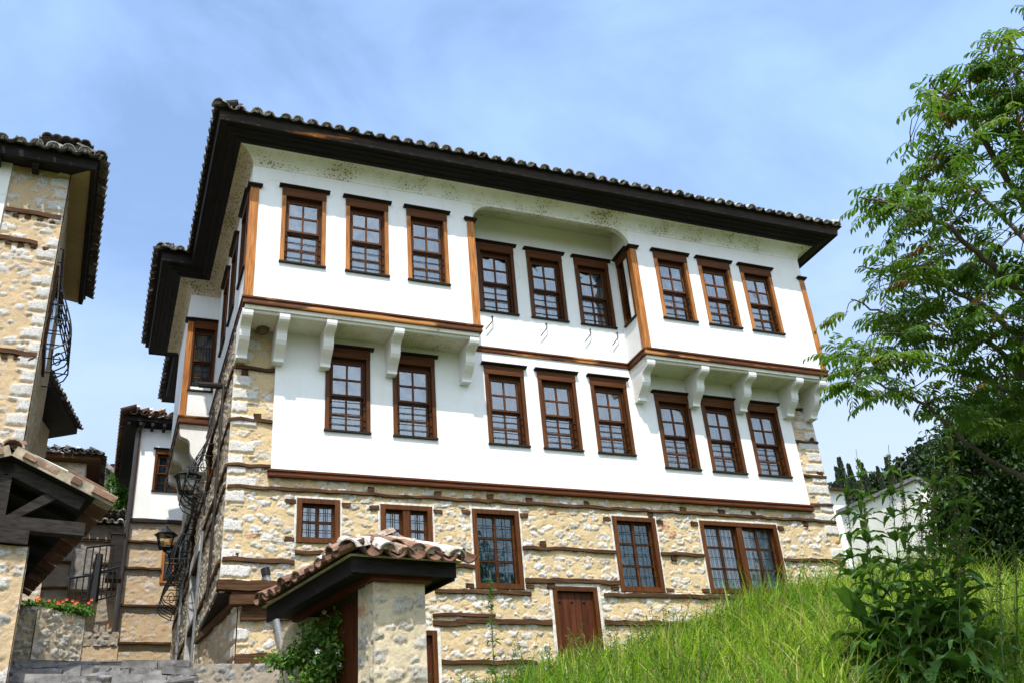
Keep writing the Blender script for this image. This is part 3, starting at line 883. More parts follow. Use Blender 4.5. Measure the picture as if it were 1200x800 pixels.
# roof
ZE, TAN = 2.945, 0.42
E0 = 0.645
roof = MB()
xl, xr, y0, y1 = -E0, XR + E0, -E0, 9.5 + E0
hw = (y1 - y0) / 2; zr = ZE + hw * TAN
q_ = 0.05; zq = ZE - 0.012
roof.add([(xl - q_, y0 - q_, zq), (xr + q_, y0 - q_, zq), (xr + q_, y1, zq), (xl - q_, y1, zq), (xl + hw, y0 + hw, zr), (xr - hw, y0 + hw, zr)],
         [(0, 1, 5, 4), (1, 2, 5), (2, 3, 4, 5), (3, 0, 4), (3, 2, 1, 0)])
bx0, by0, by1 = BX - E0, BY - E0, BYE + E0
roof.add([(bx0 - q_, by0 - q_, zq + 0.004), (0.5, by0 - q_, zq + 0.004), (0.5, by1, zq + 0.004), (bx0 - q_, by1, zq + 0.004), (bx0 + 1.2, by0 + 1.2, ZE + 1.2 * TAN), (bx0 + 1.2, by1 - 1.2, ZE + 1.2 * TAN)],
         [(0, 1, 4), (1, 2, 5, 4), (2, 3, 5), (3, 0, 4, 5), (3, 2, 1, 0)])
roof_o = roof.build('roof', MAT['eave'], house)
s_f = np.array([0, 1, TAN]); s_f = s_f / np.linalg.norm(s_f); kx = 1 / s_f[1]
s_l = np.array([s_f[1], 0, s_f[2]])
mb = MB(); pl = mb
Wd = xr - xl
tile_slope(mb, pl, (xl, y0 + 0.035, ZE + 0.004), (1, 0, 0), s_f, Wd, lambda t: min(t, Wd - t, 5.2) * kx, first_tone=0.82)
Ld = y1 - y0
tile_slope(mb, pl, (xl + 0.03, by0 + 0.1, ZE + 0.004), (0, -1, 0), s_l, by0 + 0.1 - y0, lambda t: min(by0 - y0 - t + 0.1, 3.0) * kx, first_tone=0.35)
tile_slope(mb, pl, (bx0, by0 - 0.03, ZE + 0.012), (1, 0, 0), s_f, 0.65, lambda t: min(t, 1.2) * kx, first_tone=0.7)
tile_slope(mb, pl, (bx0 - 0.03, by1, ZE + 0.012), (0, -1, 0), s_l, by1 - by0, lambda t: min(t, by1 - by0 - t, 1.2) * kx, first_tone=0.3)
tile_slope(mb, pl, (xl - 0.03, y1, ZE + 0.012), (0, -1, 0), s_l, y1 - by1, lambda t: min(t, 3.0) * kx, first_tone=0.3)
# hip and corner tiles
for (c, d) in (((xl, y0, ZE + 0.06), (1, 1, TAN)), ((xr, y0, ZE + 0.06), (-1, 1, TAN)), ((bx0, by0, ZE + 0.06), (1, 1, TAN))):
    d = np.array(d, float); d /= np.linalg.norm(d); sd = np.cross(d, (0, 0, 1)); sd /= np.linalg.norm(sd); upv = np.cross(sd, d)
    for i in range(5 if c[0] != bx0 else 3):
        tile_piece(mb, np.array(c) + d * (i * 0.34 - 0.04), d, sd, upv, 0.4, 0.12, 0.1, tone=0.55 if i else 0.6)
recalc(mb.build('roof_tiles', MAT['tile'], roof_o, smooth=False))

# floor beams at the jut, corner posts with caps
def band(name, path, z0, z1, out_, mat, inn=0.04):
    mb = MB(); mb.sweep(path, [(-inn, z0), (out_, z0), (out_ + 0.006, z0 + 0.02), (out_, z1 - 0.03), (out_ + 0.02, z1 - 0.028), (out_ + 0.02, z1), (-inn, z1)])
    return recalc(mb.build(name, mat, house))
band('floor_beam', [(3.705, 0.31), (3.705, 0.0), (-0.002, 0.0), (-0.002, 0.03)], -0.105, 0.012, 0.022, MAT['varnish_h'])
band('floor_beam', [(XR + 0.005, 0.6), (XR + 0.005, 0.0), (6.735, 0.0), (6.735, D)], -0.105, 0.012, 0.022, MAT['varnish_h'])
band('floor_beam', [(6.70, D), (3.71, D)], -0.085, 0.012, 0.022, MAT['varnish_h'])
band('floor_beam', [(-0.002, 0.04), (-0.002, BY)], -0.105, 0.012, 0.02, MAT['varnish_h'])
band('floor_beam', [(-0.03, BY), (BX, BY), (BX, BYE)], -0.225, -0.08, 0.02, MAT['varnish_h'])
band('base_beam', [(10.04, D + 0.10), (10.04, D), (0.58, D), (0.58, D + 0.06)], -2.525, -2.42, 0.025, MAT['red_beam'])
def post(x, y, w=0.11, z1=2.12, z0=0.013, wy=None, mat='varnish'):
    mb = MB(); wy = wy or w
    mb.box(x, x + w, y - 0.018, y - 0.018 + wy, z0, z1 - 0.05, tone=0.7)
    p = mb.build('corner_post', MAT[mat], house)
    mb = MB(); mb.box(x - 0.05, x + w + 0.05, y - 0.07, y + wy, z1 - 0.05, z1 - 0.022, tone=.5); mb.box(x - 0.03, x + w + 0.03, y - 0.045, y + wy - 0.01, z1 - 0.075, z1 - 0.05, tone=.5)
    mb.build('post_cap', MAT['cap'], p)
post(-0.018, 0.0, 0.13, 2.10); post(3.585, 0.0, 0.125, 2.14); post(6.728, 0.0, 0.12, 2.14); post(XR - 0.09, 0.0, 0.11, 2.06)
post(BX - 0.015, BY, 0.11, 1.95, -0.08)

# soffits below the jutting bays, with a rounded moulding near the front edge
for a, b in ((0.0, 3.70), (6.74, XR)):
    mb = MB(); mb.box(a + 0.01, b - 0.01, 0.02, D + 0.01, -0.17, -0.106); mb.build('bay_soffit', MAT['soffit_plaster'], house)
    mb = MB(); mb.tube([(a + 0.01, 0.085, -0.18), (b - 0.01, 0.085, -0.18)], 0.03, 8); mb.build('soffit_moulding', MAT['bracket'], house, smooth=True)
mb = MB(); mb.box(BX + 0.01, 0.0, BY + 0.03, BYE, -0.28, -0.226); mb.build('bay_soffit', MAT['soffit_plaster'], house)
def s_profile(dpt, zt_, h):
    p = [(1.0, 0), (0.05, 0), (0.02, 0.02), (0.0, 0.07), (0.0, 0.14), (0.02, 0.20), (0.06, 0.24), (0.16, 0.265), (0.26, 0.29), (0.32, 0.335), (0.35, 0.40),
         (0.36, 0.50), (0.38, 0.58), (0.43, 0.66), (0.52, 0.74), (0.62, 0.82), (0.68, 0.89), (0.70, 0.93), (0.70, 1.0), (1.0, 1.0)]
    return [(dpt * a, zt_ - h * b) for a, b in p]
for x in (-0.015, 0.525, 1.235, 2.29, 3.53, 6.755, 7.84, 8.83, 9.86, 10.385):
    mb = MB(); pr = [(max(0.03 + y_, 0.03), z) for y_, z in s_profile(D - 0.03 + 0.05, -0.15, 0.60)]
    mb.prism(pr, x, x + 0.155, 'x'); recalc(mb.build('bracket', MAT['bracket'], house))
for y in (4.24, 5.4, 6.55):
    mb = MB(); pr = [(BX + 0.02 + a, z) for a, z in s_profile(0.56, -0.26, 0.85)]
    mb.prism(pr, y, y + 0.16, 'y'); recalc(mb.build('bracket', MAT['bracket'], house))

# ------------------------------------------------------------------ stone ground floor
def fw(name, w_, h_): pass
S1 = (0.98, 1.60, -3.46, -2.81); S2 = (2.20, 2.995, -3.56, -2.83); S3 = (3.63, 4.40, -4.04, -2.82)
S4 = (6.03, 6.82, -4.03, -2.81); S5 = (7.67, 9.22, -4.02, -2.80); DR = (4.855, 5.61, -5.35, -3.98); D2 = (2.62, 3.0, -5.9, -4.66)
ZB, ZTOP = -6.3, -2.40
def rel(o, a, zb_): return (a[0] - o, a[1] - o, a[2] - zb_, a[3] - zb_)
g = 0.02
stone_panel('stone_wall', (-0.014, YS, ZB), (1, 0, 0), (0, 0, 1), XR + 0.028, ZTOP - ZB, 0.0155, MAT['stone'], house, 3.0,
            holes=[rel(-0.014, (a[0] + g, a[1] - g, a[2] + g, a[3] - g), ZB) for a in (S1, S2, S3, S4, S5, DR, D2)], cover=0.70, cu=0.215, cv=0.128, relief=0.042, hmax=0.026,
            quoin=[(0.0, 0.42, 'l'), (10.1, 10.578, 'r')], keep=lambda u, v: ~((u < 0.26) & (v < -4.2 - ZB)))
stone_panel('stone_pier', (-0.014, YS, ZTOP), (1, 0, 0), (0, 0, 1), 0.66, 2.30, 0.0155, MAT['stone'], house, 9.0, cover=0.5, quoin=[(0.0, 0.40, 'l')])
stone_panel('stone_pier', (9.98, YS, ZTOP), (1, 0, 0), (0, 0, 1), XR + 0.014 - 9.98, 2.30, 0.0155, MAT['stone'], house, 19.0, cover=0.5, quoin=[(0.1, 0.584, 'r')])
# long side wall along the alley (outside looks -x)
SD = (4.0, 5.1, -4.75, -2.7)
sidewin = [(3.1, 4.1, -1.75, -0.75), (5.4, 6.3, -2.4, -1.2), (7.3, 8.2, -2.6, -1.4)]
Y9 = 9.35
def srel(a): return (Y9 - a[1], Y9 - a[0], a[2] - ZB, a[3] - ZB)
stone_panel('stone_side_wall', (0, Y9, ZB), (0, -1, 0), (0, 0, 1), Y9 - YS + 0.014, -0.10 - ZB, 0.03, MAT['stone_side'], house, 29.0,
            holes=[srel(SD)] + [srel(a) for a in sidewin], cover=0.7, relief=0.05, cu=0.2, cv=0.13, resv=0.022,
            keep=lambda u, v: ~((Y9 - u < 3.05) & (v < -4.2 - ZB)))
chv = np.array([0.25 - 0.0, YS - 3.1, 0]); chl = np.linalg.norm(chv); chv = chv / chl
stone_panel('corner_wall', (0.0, 3.1, ZB), chv, (0, 0, 1), chl + 0.01, -4.2 - ZB, 0.02, MAT['stone_side'], house, 39.0, cover=0.65, relief=0.035,
            quoin=[(chl - 0.35, chl + 0.01, 'r')])
stone_panel('stone_side_wall', (XR + 0.0, YS - 0.014, ZB), (0, 1, 0), (0, 0, 1), 8.6, -0.1 - ZB, 0.06, MAT['stone'], house, 49.0, cover=0.55)
# dark inner backing behind the masonry and windows
mb = MB(); mb.box(0.45, 10.1, 1.25, 1.35, ZB, -0.3); mb.box(0.40, 0.44, 1.4, 9.0, ZB, -0.3); mb.build('inner_wall', MAT['grey_wood'], house)
# timbers of the undercut corner
mb = MB()
mb.prism([(-0.02, 0.70), (0.27, 0.66), (0.02, 3.15), (-0.03, 3.1)], -4.205, -4.12, 'z'); recalc(mb.build('corner_soffit', MAT['grey_wood'], house))
mb = MB()
mb.plank((-0.05, YS - 0.06, -4.12), (1.35, YS - 0.06, -4.10), 0.13, 0.16, n=7)
mb.plank((0.14, YS - 0.04, -4.20), (0.46, YS - 0.04, -4.20), 0.10, 0.12, n=3)
mb.plank((0.12, YS - 0.09, -4.305), (1.25, YS - 0.09, -4.28), 0.13, 0.16, n=7)
mb.plank((0.30, YS - 0.02, -4.40), (0.55, YS - 0.02, -4.40), 0.09, 0.1, n=3)
mb.plank((0.28, YS - 0.03, -4.50), (1.2, YS - 0.03, -4.48), 0.11, 0.1, n=5)
mb.plank((0.24, YS - 0.02, -5.06), (1.1, YS - 0.02, -5.04), 0.13, 0.1, n=5)
mb.build('corner_timber', MAT['old_wood'], house)
mb = MB(); mb.plank((0.235, 0.72, -4.29), (-0.02, 3.15, -4.29), 0.10, 0.10, n=6); mb.plank((0.235, 0.72, -5.08), (0.0, 2.9, -5.08), 0.10, 0.10, n=6)
mb.build('corner_timber', MAT['old_wood_side'], house)

# horizontal timber bands let into the masonry, each run one part
def timber(x0, x1, z, h=0.075, z1=None, y=YS, proud=0.05, ends=True):
    mb = MB(); z1 = z if z1 is None else z1; h *= 0.74
    mb.plank((x0, y + 0.06 - proud, z), (x1, y + 0.06 - proud, z1), h, 0.12, n=max(4, int((x1 - x0) / 0.16)), jit=0.014)
    x = x0 + random.uniform(0.15, 0.6)
    while x < x1 - 0.1:
        if random.random() < 0.62:
            s_ = random.uniform(0.045, 0.06); up_ = random.choice((-1, 1))
            mb.box(x - s_, x + s_, y - random.uniform(0.02, 0.04), y + 0.1, z + up_ * (h / 2 + 0.045) - 0.042, z + up_ * (h / 2 + 0.045) + 0.042, jit=0.008, tone=0.25)
        x += random.uniform(0.5, 1.3)
    mb.build('timber_band', MAT['old_wood'], house)
timber(0.0, 10.53, -2.69, 0.06, -2.68)
timber(-0.02, 0.58, -0.82, 0.065); timber(-0.02, 0.58, -1.66, 0.06); timber(-0.02, 0.60, -2.37, 0.06)
timber(10.05, 10.56, -0.5, 0.05); timber(10.0, 10.56, -1.16, 0.05); timber(10.0, 10.56, -1.84, 0.06); timber(10.03, 10.56, -2.38, 0.06)
timber(0.0, 0.97, -3.74, 0.085); timber(0.97, 2.2, -3.60, 0.085, -3.62); timber(2.2, 3.62, -3.72, 0.07)
timber(4.42, 6.02, -3.40, 0.07); timber(6.84, 7.65, -3.40, 0.07); timber(9.24, 10.52, -3.41, 0.07)
timber(4.42, 6.02, -3.90, 0.10); timber(3.0, 4.5, -4.10, 0.075); timber(5.72, 7.6, -4.09, 0.085); timber(7.6, 9.3, -4.09, 0.06)
timber(2.95, 3.45, -4.56, 0.10); timber(2.95, 3.9, -4.44, 0.06); timber(3.3, 4.80, -4.52, 0.11); timber(5.68, 7.4, -4.52, 0.10)
timber(3.05, 4.5, -5.10, 0.08); timber(0.55, 2.4, -4.42, 0.07)
mb = MB()
for z in (-0.82, -1.66, -2.37, -2.69, -3.74):
    mb.plank((0.02, YS + 0.02, z), (0.02, 9.2, z), 0.07, 0.12, n=22)
mb.build('side_timber_band', MAT['old_wood_side'], house)

def casement(rect, cols, rows, leaf=1, mat='varnish_dark', glass='glass_dark', cur='lace', y=YS, nv=2, nh=2):
    x0, x1, z0, z1 = rect; f = 0.072
    mb = MB()
    for a, b, c, d in ((x0, x0 + f, z0, z1), (x1 - f, x1, z0, z1)): mb.box(a, b, y - 0.035, y + 0.2, c, d, tone=random.uniform(.4, .8))
    for c, d in ((z0, z0 + f), (z1 - f, z1)): mb.box(x0 + f, x1 - f, y - 0.034, y + 0.2, c, d, tone=random.uniform(.3, .6))
    lw = (x1 - x0 - 2 * f) / leaf
    for i in range(1, leaf): mb.box(x0 + f + lw * i - 0.055, x0 + f + lw * i + 0.055, y - 0.02, y + 0.2, z0 + f, z1 - f, tone=.5)
    w = mb.build('window', MAT[mat], house)
    sb, gb, ib, cb = MB(), MB(), MB(), MB()
    for i in range(leaf):
        a = x0 + f + lw * i + (0.055 if i else 0.0); b = x0 + f + lw * (i + 1) - (0.055 if i < leaf - 1 else 0.0); c, d = z0 + f, z1 - f
        yy = y + 0.05; q = 0.032
        sb.box(a, a + q, yy, yy + 0.04, c, d); sb.box(b - q, b, yy, yy + 0.04, c, d); sb.box(a + q, b - q, yy, yy + 0.04, c, c + q); sb.box(a + q, b - q, yy, yy + 0.04, d - q, d)
        for k in range(1, cols): xm = a + (b - a) * k / cols; sb.box(xm - 0.022, xm + 0.022, yy - 0.004, yy + 0.03, c + q, d - q, tone=.7)
        for k in range(1, rows):
            zm = c + (d - c) * k / rows; xs = [a + q] + [a + (b - a) * j / cols for j in range(1, cols)] + [b - q]
            for j in range(cols): sb.box(xs[j] + (0.022 if j else 0), xs[j + 1] - (0.022 if j < cols - 1 else 0), yy + 0.002, yy + 0.03, zm - 0.014, zm + 0.014, tone=.3)
        gb.box(a + 0.01, b - 0.01, yy + 0.02, yy + 0.024, c + 0.01, d - 0.01)
        for k in range(1, nv * cols): 
            xm = a + (b - a) * k / (nv * cols)
            for e in ((-0.014, 0.014) if cur != 'lace' else (0,)): ib.tube([(xm + e, y + 0.012, c), (xm + e, y + 0.012, d)], 0.0055, 4)
        for k in range(1, nh * rows): zm = c + (d - c) * k / (nh * rows); ib.tube([(a, y + 0.018, zm), (b, y + 0.018, zm)], 0.0055, 4)
        n = 30; vs = []
        for j in range(n + 1):
            x = a + (b - a) * j / n; v_ = y + 0.15 + 0.012 * math.sin(j * 1.3); vs += [(x, v_, c), (x, v_, d)]
        cb.add(vs, [(2 * j, 2 * j + 2, 2 * j + 3, 2 * j + 1) for j in range(n)])
    sb.build('sash', MAT[mat], w); gb.build('glass', MAT[glass], w); ib.build('security_bars', MAT['iron'], w); cb.build('curtain', MAT[cur], w, smooth=True)
    # lime mortar bead round the frame
    mb = MB(); e = 0.035
    mb.box(x0 - e, x0 - 0.001, y - 0.02, y + 0.1, z0, z1 + e); mb.box(x1 + 0.001, x1 + e, y - 0.02, y + 0.1, z0, z1 + e); mb.box(x0, x1, y - 0.02, y + 0.1, z1 + 0.001, z1 + e)
    mb.build('mortar_edge', MAT['mortar'], w)
casement(S1, 2, 2, 1, glass='glass', cur='curtain'); casement(S2, 1, 2, 2, glass='glass', cur='curtain')
casement(S3, 2, 3); casement(S4, 2, 3); casement(S5, 2, 3, 2, glass='glass', cur='curtain_white')
# little timber ends at the window corners
for r4 in (S1, S2, S3, S4, S5):
    for x in (r4[0] - 0.16, r4[1] + 0.02):
        for z in (r4[2] + 0.01, r4[3] - 0.09):
            mb = MB(); mb.box(x, x + 0.14, YS - 0.03, YS + 0.1, z, z + 0.06, jit=0.01); mb.build('timber_end', MAT['old_wood'], house)
# boarded doors
def board_door(rect, y=YS):
    x0, x1, z0, z1 = rect; mb = MB(); f = 0.07
    mb.box(x0, x0 + f, y - 0.035, y + 0.2, z0, z1, tone=.5); mb.box(x1 - f, x1, y - 0.035, y + 0.2, z0, z1, tone=.5); mb.box(x0 + f, x1 - f, y - 0.034, y + 0.2, z1 - f, z1, tone=.2)
    fr = mb.build('door_frame', MAT['varnish_dark'], house)
    mb = MB(); n = max(2, int((x1 - x0 - 2 * f) / 0.10)); w_ = (x1 - x0 - 2 * f) / n
    for i in range(n): mb.box(x0 + f + i * w_ + 0.003, x0 + f + (i + 1) * w_ - 0.003, y + 0.03 + random.uniform(0, 0.006), y + 0.07, z0, z1 - f - 0.004, tone=random.uniform(.25, .75))
    mb.box(x0 + f, x1 - f, y + 0.071, y + 0.1, z0, z1 - f)
    dr = mb.build('door', MAT['door'], house)
    mb = MB()
    for i in range(n):
        for zz in (z1 - 0.22, z0 + 0.45):
            if i % 2 == 0: mb.lathe([(0.02, 0), (0.018, 0.012), (0.008, 0.02)], (0, 0, 0), 6, Matrix.Translation((x0 + f + (i + .5) * w_, y + 0.03, zz)) @ Matrix.Rotation(math.pi / 2, 4, 'X'))
    mb.build('door_stud', MAT['iron'], dr)
    mb = MB(); e = 0.05
    mb.box(x0 - e, x0 - 0.001, y - 0.025, y + 0.1, z0, z1 + e); mb.box(x1 + 0.001, x1 + e, y - 0.025, y + 0.1, z0, z1 + e); mb.box(x0, x1, y - 0.025, y + 0.1, z1 + .001, z1 + e)
    mb.build('mortar_edge', MAT['mortar'], fr)
board_door(DR); board_door(D2)
# bent iron rods below the recessed windows
for x in (4.12, 5.13, 5.98, 6.52):
    mb = MB(); mb.tube([(x + 0.06, D + 0.02, 0.62), (x + 0.06, D - 0.05, 0.61), (x + 0.05, D - 0.06, 0.5), (x - 0.08, D - 0.06, 0.33)], 0.009, 5)
    mb.build('iron_rod', MAT['iron'], house)
# swallow nest under the left bay
mb = MB()
mb.lathe([(0.03, -0.10), (0.075, -0.075), (0.095, -0.04), (0.10, 0.0)], (0.36, D - 0.06, -0.17), 10, tone=.5)
tag(mb.build('swallow_nest', m_plain('mud', (0.16, 0.11, 0.06), 0.95, 0, 0.4, 40, 0.8), None, smooth=True),
    'small brown mud nest stuck under the left jutting bay near its corner', 'nest')

# side wall: windows behind pot bellied iron cages, doorway, projecting pipe
def belly_cage(ya, yb_, z0, z1, x=0.0, depth=0.36, sgn=-1, parent=house, nv=6, nh=8):
    mb = MB()
    def xo(t):      # t 0 top .. 1 bottom
        return 0.05 + depth * (math.sin(min(1, t * 1.12) * math.pi / 2) ** 3.2) * (1 if t < 0.86 else 1 - ((t - 0.86) / 0.14) ** 2 * 0.75)
    ts = [i / 14 for i in range(15)]
    for k in range(nv):
        y = ya + (yb_ - ya) * k / (nv - 1)
        mb.tube([(x + sgn * xo(t), y, z1 + (z0 - z1) * t) for t in ts], 0.011, 5)
    for k in range(nh):
        t = k / (nh - 1)
        z = z1 + (z0 - z1) * t
        mb.tube([(x, ya, z), (x + sgn * xo(t), ya, z), (x + sgn * xo(t), yb_, z), (x, yb_, z)], 0.010, 5)
    for y in (ya, yb_):     # scrolls
        mb.tube([(x + sgn * (0.16 + 0.08 * math.cos(a) * (1 - a / 12)), y, z0 + 0.45 + 0.14 * math.sin(a) * (1 - a / 12)) for a in [i * 0.5 for i in range(16)]], 0.009, 4)
    return mb.build('window_cage', MAT['iron'], parent)
for (ya, yb_, z0, z1) in ((3.0, 4.25, -1.95, -0.45), (5.3, 6.4, -2.6, -1.0), (7.2, 8.3, -2.75, -1.3)): belly_cage(ya, yb_, z0, z1)
for a in sidewin:
    mb = MB(); f = 0.07
    mb.box(0.0, 0.16, a[0], a[0] + f, a[2], a[3]); mb.box(0.0, 0.16, a[1] - f, a[1], a[2], a[3]); mb.box(0.0, 0.16, a[0] + f, a[1] - f, a[2], a[2] + f); mb.box(0.0, 0.16, a[0] + f, a[1] - f, a[3] - f, a[3])
    w = mb.build('window', MAT['varnish_dark'], house)
    mb = MB(); mb.box(0.08, 0.085, a[0] + f, a[1] - f, a[2] + f, a[3] - f); mb.build('glass', MAT['glass_dark'], w)
mb = MB()
mb.box(-0.05, 0.2, SD[0] - 0.2, SD[0], SD[2], SD[3], jit=.01); mb.box(-0.05, 0.2, SD[1], SD[1] + 0.2, SD[2], SD[3], jit=.01); mb.box(-0.06, 0.2, SD[0] - 0.25, SD[1] + 0.25, SD[3] + .003, SD[3] + 0.28, jit=.01)
sf = mb.build('door_surround', MAT['quoin'], house)
mb = MB(); mb.box(0.14, 0.2, SD[0], SD[1], SD[2], SD[3]); mb.build('side_door', MAT['grey_wood'], house)
mb = MB(); mb.tube([(0.02, 1.75, -0.62), (-0.42, 1.78, -0.62)], 0.05, 8); mb.build('beam_end', MAT['grey_wood'], house)
mb = MB(); mb.tube([(-0.05, 1.72, -0.62), (-0.05, 1.74, -2.6), (-0.05, 1.9, -4.0)], 0.022, 6); mb.build('cable', MAT['pipe'], house)
mb = MB(); mb.tube([(-0.06, 6.9, -0.3), (-0.06, 6.9, -4.3)], 0.03, 6); mb.build('conduit', MAT['grey_metal'], house); mb = MB(); mb.tube([(-0.06, 3.3, -2.5), (-0.06, 3.6, -4.8)], 0.02, 6); mb.build('conduit', MAT['grey_metal'], house)

# ================================================================== helpers for neighbours
def onY(px, py, yv):
    r = ray(px, py); return CAM + r * ((yv - CAM[1]) / r[1])
def onZ(px, py, zv):
    r = ray(px, py); return CAM + r * ((zv - CAM[2]) / r[2])
def place(objs_before, M):
    """turn freshly built local meshes into place by transforming their vertices"""
    pass
def frame(K, fyaw, gyaw):
    f, g = R(fyaw), R(gyaw)
    return Matrix(((math.cos(f), -math.sin(g), 0, K[0]), (math.sin(f), math.cos(g), 0, K[1]), (0, 0, 1, K[2]), (0, 0, 0, 1)))
def mbx(mb, M):
    mb.v = [tuple(M @ Vector(p)) for p in mb.v]; return mb

# ================================================================== neighbouring stone house on the left
LX0, LY0 = -2.60, 0.10
lh = thing('stone_house', 'tall orange rubble stone house with a white plaster strip and a bellied iron window cage', 'house', (LX0, LY0, -4.6))
stone_panel('stone_wall', (-3.37, LY0, -4.6), (1, 0, 0), (0, 0, 1), LX0 + 3.37, 6.5, 0.02, MAT['stone_left'], lh, 61.0, cover=0.6, cu=0.26, cv=0.125, relief=0.045, hmax=0.035,
            quoin=[(0.5, 0.79, 'r')])
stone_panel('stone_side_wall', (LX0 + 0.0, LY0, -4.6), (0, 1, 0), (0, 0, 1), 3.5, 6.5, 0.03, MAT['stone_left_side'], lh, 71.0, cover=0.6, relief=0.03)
mb = MB(); mb.box(-5.6, -3.36, LY0 - 0.05, 3.55, -4.6, 1.86); mb.build('plaster_wall', MAT['plaster'], lh)
mb = MB(); mb.box(-3.36, LX0 - 0.02, LY0 + 0.03, 3.55, -4.6, 1.86); mb.build('inner_wall', MAT['stone_left_side'], lh)
pth = [(LX0, 3.75), (LX0, LY0), (-6.0, LY0)]
mbs = MB(); mbs.sweep(pth, [(-0.05, 1.80), (0.0, 1.76), (0.27, 1.72), (0.27, 1.80), (-0.05, 1.9)])
mb = MB(); mb.add(mbs.v, [f for f in mbs.f if max(f) < 10]); recalc(mb.build('soffit', MAT['mossy_plaster'], lh))
mb = MB(); mb.add(mbs.v, [f for f in mbs.f if min(f) >= 5]); recalc(mb.build('soffit', MAT['eave'], lh))
mb = MB(); mb.sweep(pth, [(0.272, 1.70), (0.34, 1.69), (0.36, 1.83), (0.272, 1.83)]); recalc(mb.build('fascia', MAT['eave'], lh))
rf = MB()
rf.add([(LX0 + 0.38, LY0 - 0.38, 1.835), (LX0 + 0.38, 3.8, 1.835), (-6.4, 3.8, 1.835), (-6.4, LY0 - 0.38, 1.835), (-4.4, 2.0, 2.5), (-4.9, 3.2, 2.5)],
       [(0, 1, 5, 4), (1, 2, 5), (2, 3, 4, 5), (3, 0, 4), (3, 2, 1, 0)])
lroof = rf.build('roof', MAT['eave'], lh)
s1_ = np.array([0, 1, 0.38]); s1_ /= np.linalg.norm(s1_); s2_ = np.array([-1, 0, 0.38]); s2_ /= np.linalg.norm(s2_)
mb = MB(); pl = mb
tile_slope(mb, pl, (-6.2, LY0 - 0.41, 1.85), (1, 0, 0), s1_, 6.2 + LX0 + 0.40, lambda t: min(1.5, (6.2 + LX0 + 0.40 - t) * 1.0) * 1.05, first_tone=0.62, spacing=0.215)
tile_slope(mb, pl, (LX0 + 0.40, LY0 - 0.4, 1.85), (0, 1, 0), s2_, 4.05, lambda t: min(1.3, t) * 1.05, first_tone=0.3, spacing=0.2)
recalc(mb.build('roof_tiles', MAT['tile'], lroof))
for i in range(6):
    mb = MB(); x = -5.6 + i * 0.5
    mb.box(x, x + 0.09, LY0 - 0.27, LY0 - 0.03, 1.64, 1.72, jit=0.01); mb.build('rafter', MAT['eave'], lh)
for (a, b, z) in ((-3.34, -2.62, 0.98), (-3.36, -2.86, 0.50), (-3.3, -2.62, -1.24), (-3.0, -2.62, -2.7)):
    mb = MB(); mb.plank((a, LY0 + 0.02, z), (b, LY0 + 0.02, z - 0.02), 0.07, 0.12, n=5)
    for k in range(4): mb.box(a + 0.1 + k * 0.16, a + 0.18 + k * 0.16, LY0 - 0.025, LY0 + 0.1, z - 0.11, z - 0.045, jit=0.012, tone=.3)
    mb.build('timber_band', MAT['old_wood'], lh)
belly_cage(0.35, 1.55, -1.0, 0.62, x=LX0 + 0.02, depth=0.28, sgn=1, parent=lh)
mb = MB(); mb.box(LX0 - 0.02, LX0 + 0.045, 0.45, 1.45, -0.9, 0.4); lw_ = mb.build('window', MAT['varnish_dark'], lh)
mb = MB(); mb.box(LX0 + 0.046, LX0 + 0.05, 0.53, 1.37, -0.82, 0.32); mb.build('glass', MAT['glass_dark'], lw_)
# small tile capped chimney above the corner
cx, cy, cz = -2.72, 0.02, 1.98
mb = MB(); mb.box(cx - 0.20, cx + 0.20, cy, cy + 0.4, cz - 0.1, cz + 0.16); ch = mb.build('chimney', MAT['mortar'], lroof)
mb = MB()
for (a, b) in ((-0.17, 0.02), (0.12, 0.02), (-0.17, 0.3), (0.12, 0.3)): mb.box(cx + a, cx + a + 0.06, cy + b, cy + b + 0.06, cz + 0.16, cz + 0.30)
for i in range(5): tile_piece(mb, (cx - 0.26 + i * 0.13, cy - 0.12, cz + 0.27), (0, 0.95, 0.25), (1, 0, 0), (0, -0.25, 0.95), 0.36, 0.075, 0.065, tone=random.uniform(.05, .4))
for i in range(5): tile_piece(mb, (cx - 0.26 + i * 0.13, cy + 0.52, cz + 0.27), (0, -0.95, 0.25), (1, 0, 0), (0, 0.25, 0.95), 0.36, 0.075, 0.065, tone=random.uniform(.05, .4))
for sgn in (-1, 1):
    for i in range(3): tile_piece(mb, (cx + sgn * 0.36, cy + 0.0 + i * 0.17, cz + 0.26), (-sgn * 0.95, 0, 0.25), (0, 1, 0), (sgn * 0.25, 0, 0.95), 0.34, 0.08, 0.065, tone=random.uniform(.05, .4))
mb.build('chimney_cap', MAT['tile'], lroof)
lh.rotation_euler = (0, 0, R(2.0))

# house behind it: only its dark overhanging eave shows
za = 1.5
A_, B_, C_ = onZ(60, 425, za), onZ(90, 508, za), onZ(40, 516, za)
ob = thing('stone_house', 'house tucked behind the tall left house, showing only a dark jagged tiled eave', 'house', (-3.6, 6.0, -4.0))
mb = MB(); mb.prism([(A_[0] - 0.5, A_[1] - 1.2), (B_[0], B_[1]), (C_[0] - 0.6, C_[1] + 0.4), (A_[0] - 2.5, A_[1])], za, za + 0.12, 'z'); ov = recalc(mb.build('eaves_board', MAT['eave'], ob))
mb = MB(); e0, e1 = np.array([A_[0] - 0.5, A_[1] - 1.2, za + 0.12]), np.array([B_[0], B_[1], za + 0.12]); uu = _n(e1 - e0); ss = np.cross((0, 0, 1), uu); ss = _n(ss + np.array([0, 0, 0.4]))
tile_slope(mb, None, e0, uu, ss, np.linalg.norm(e1 - e0), lambda t: 1.2, spacing=0.2, first_tone=0.2)
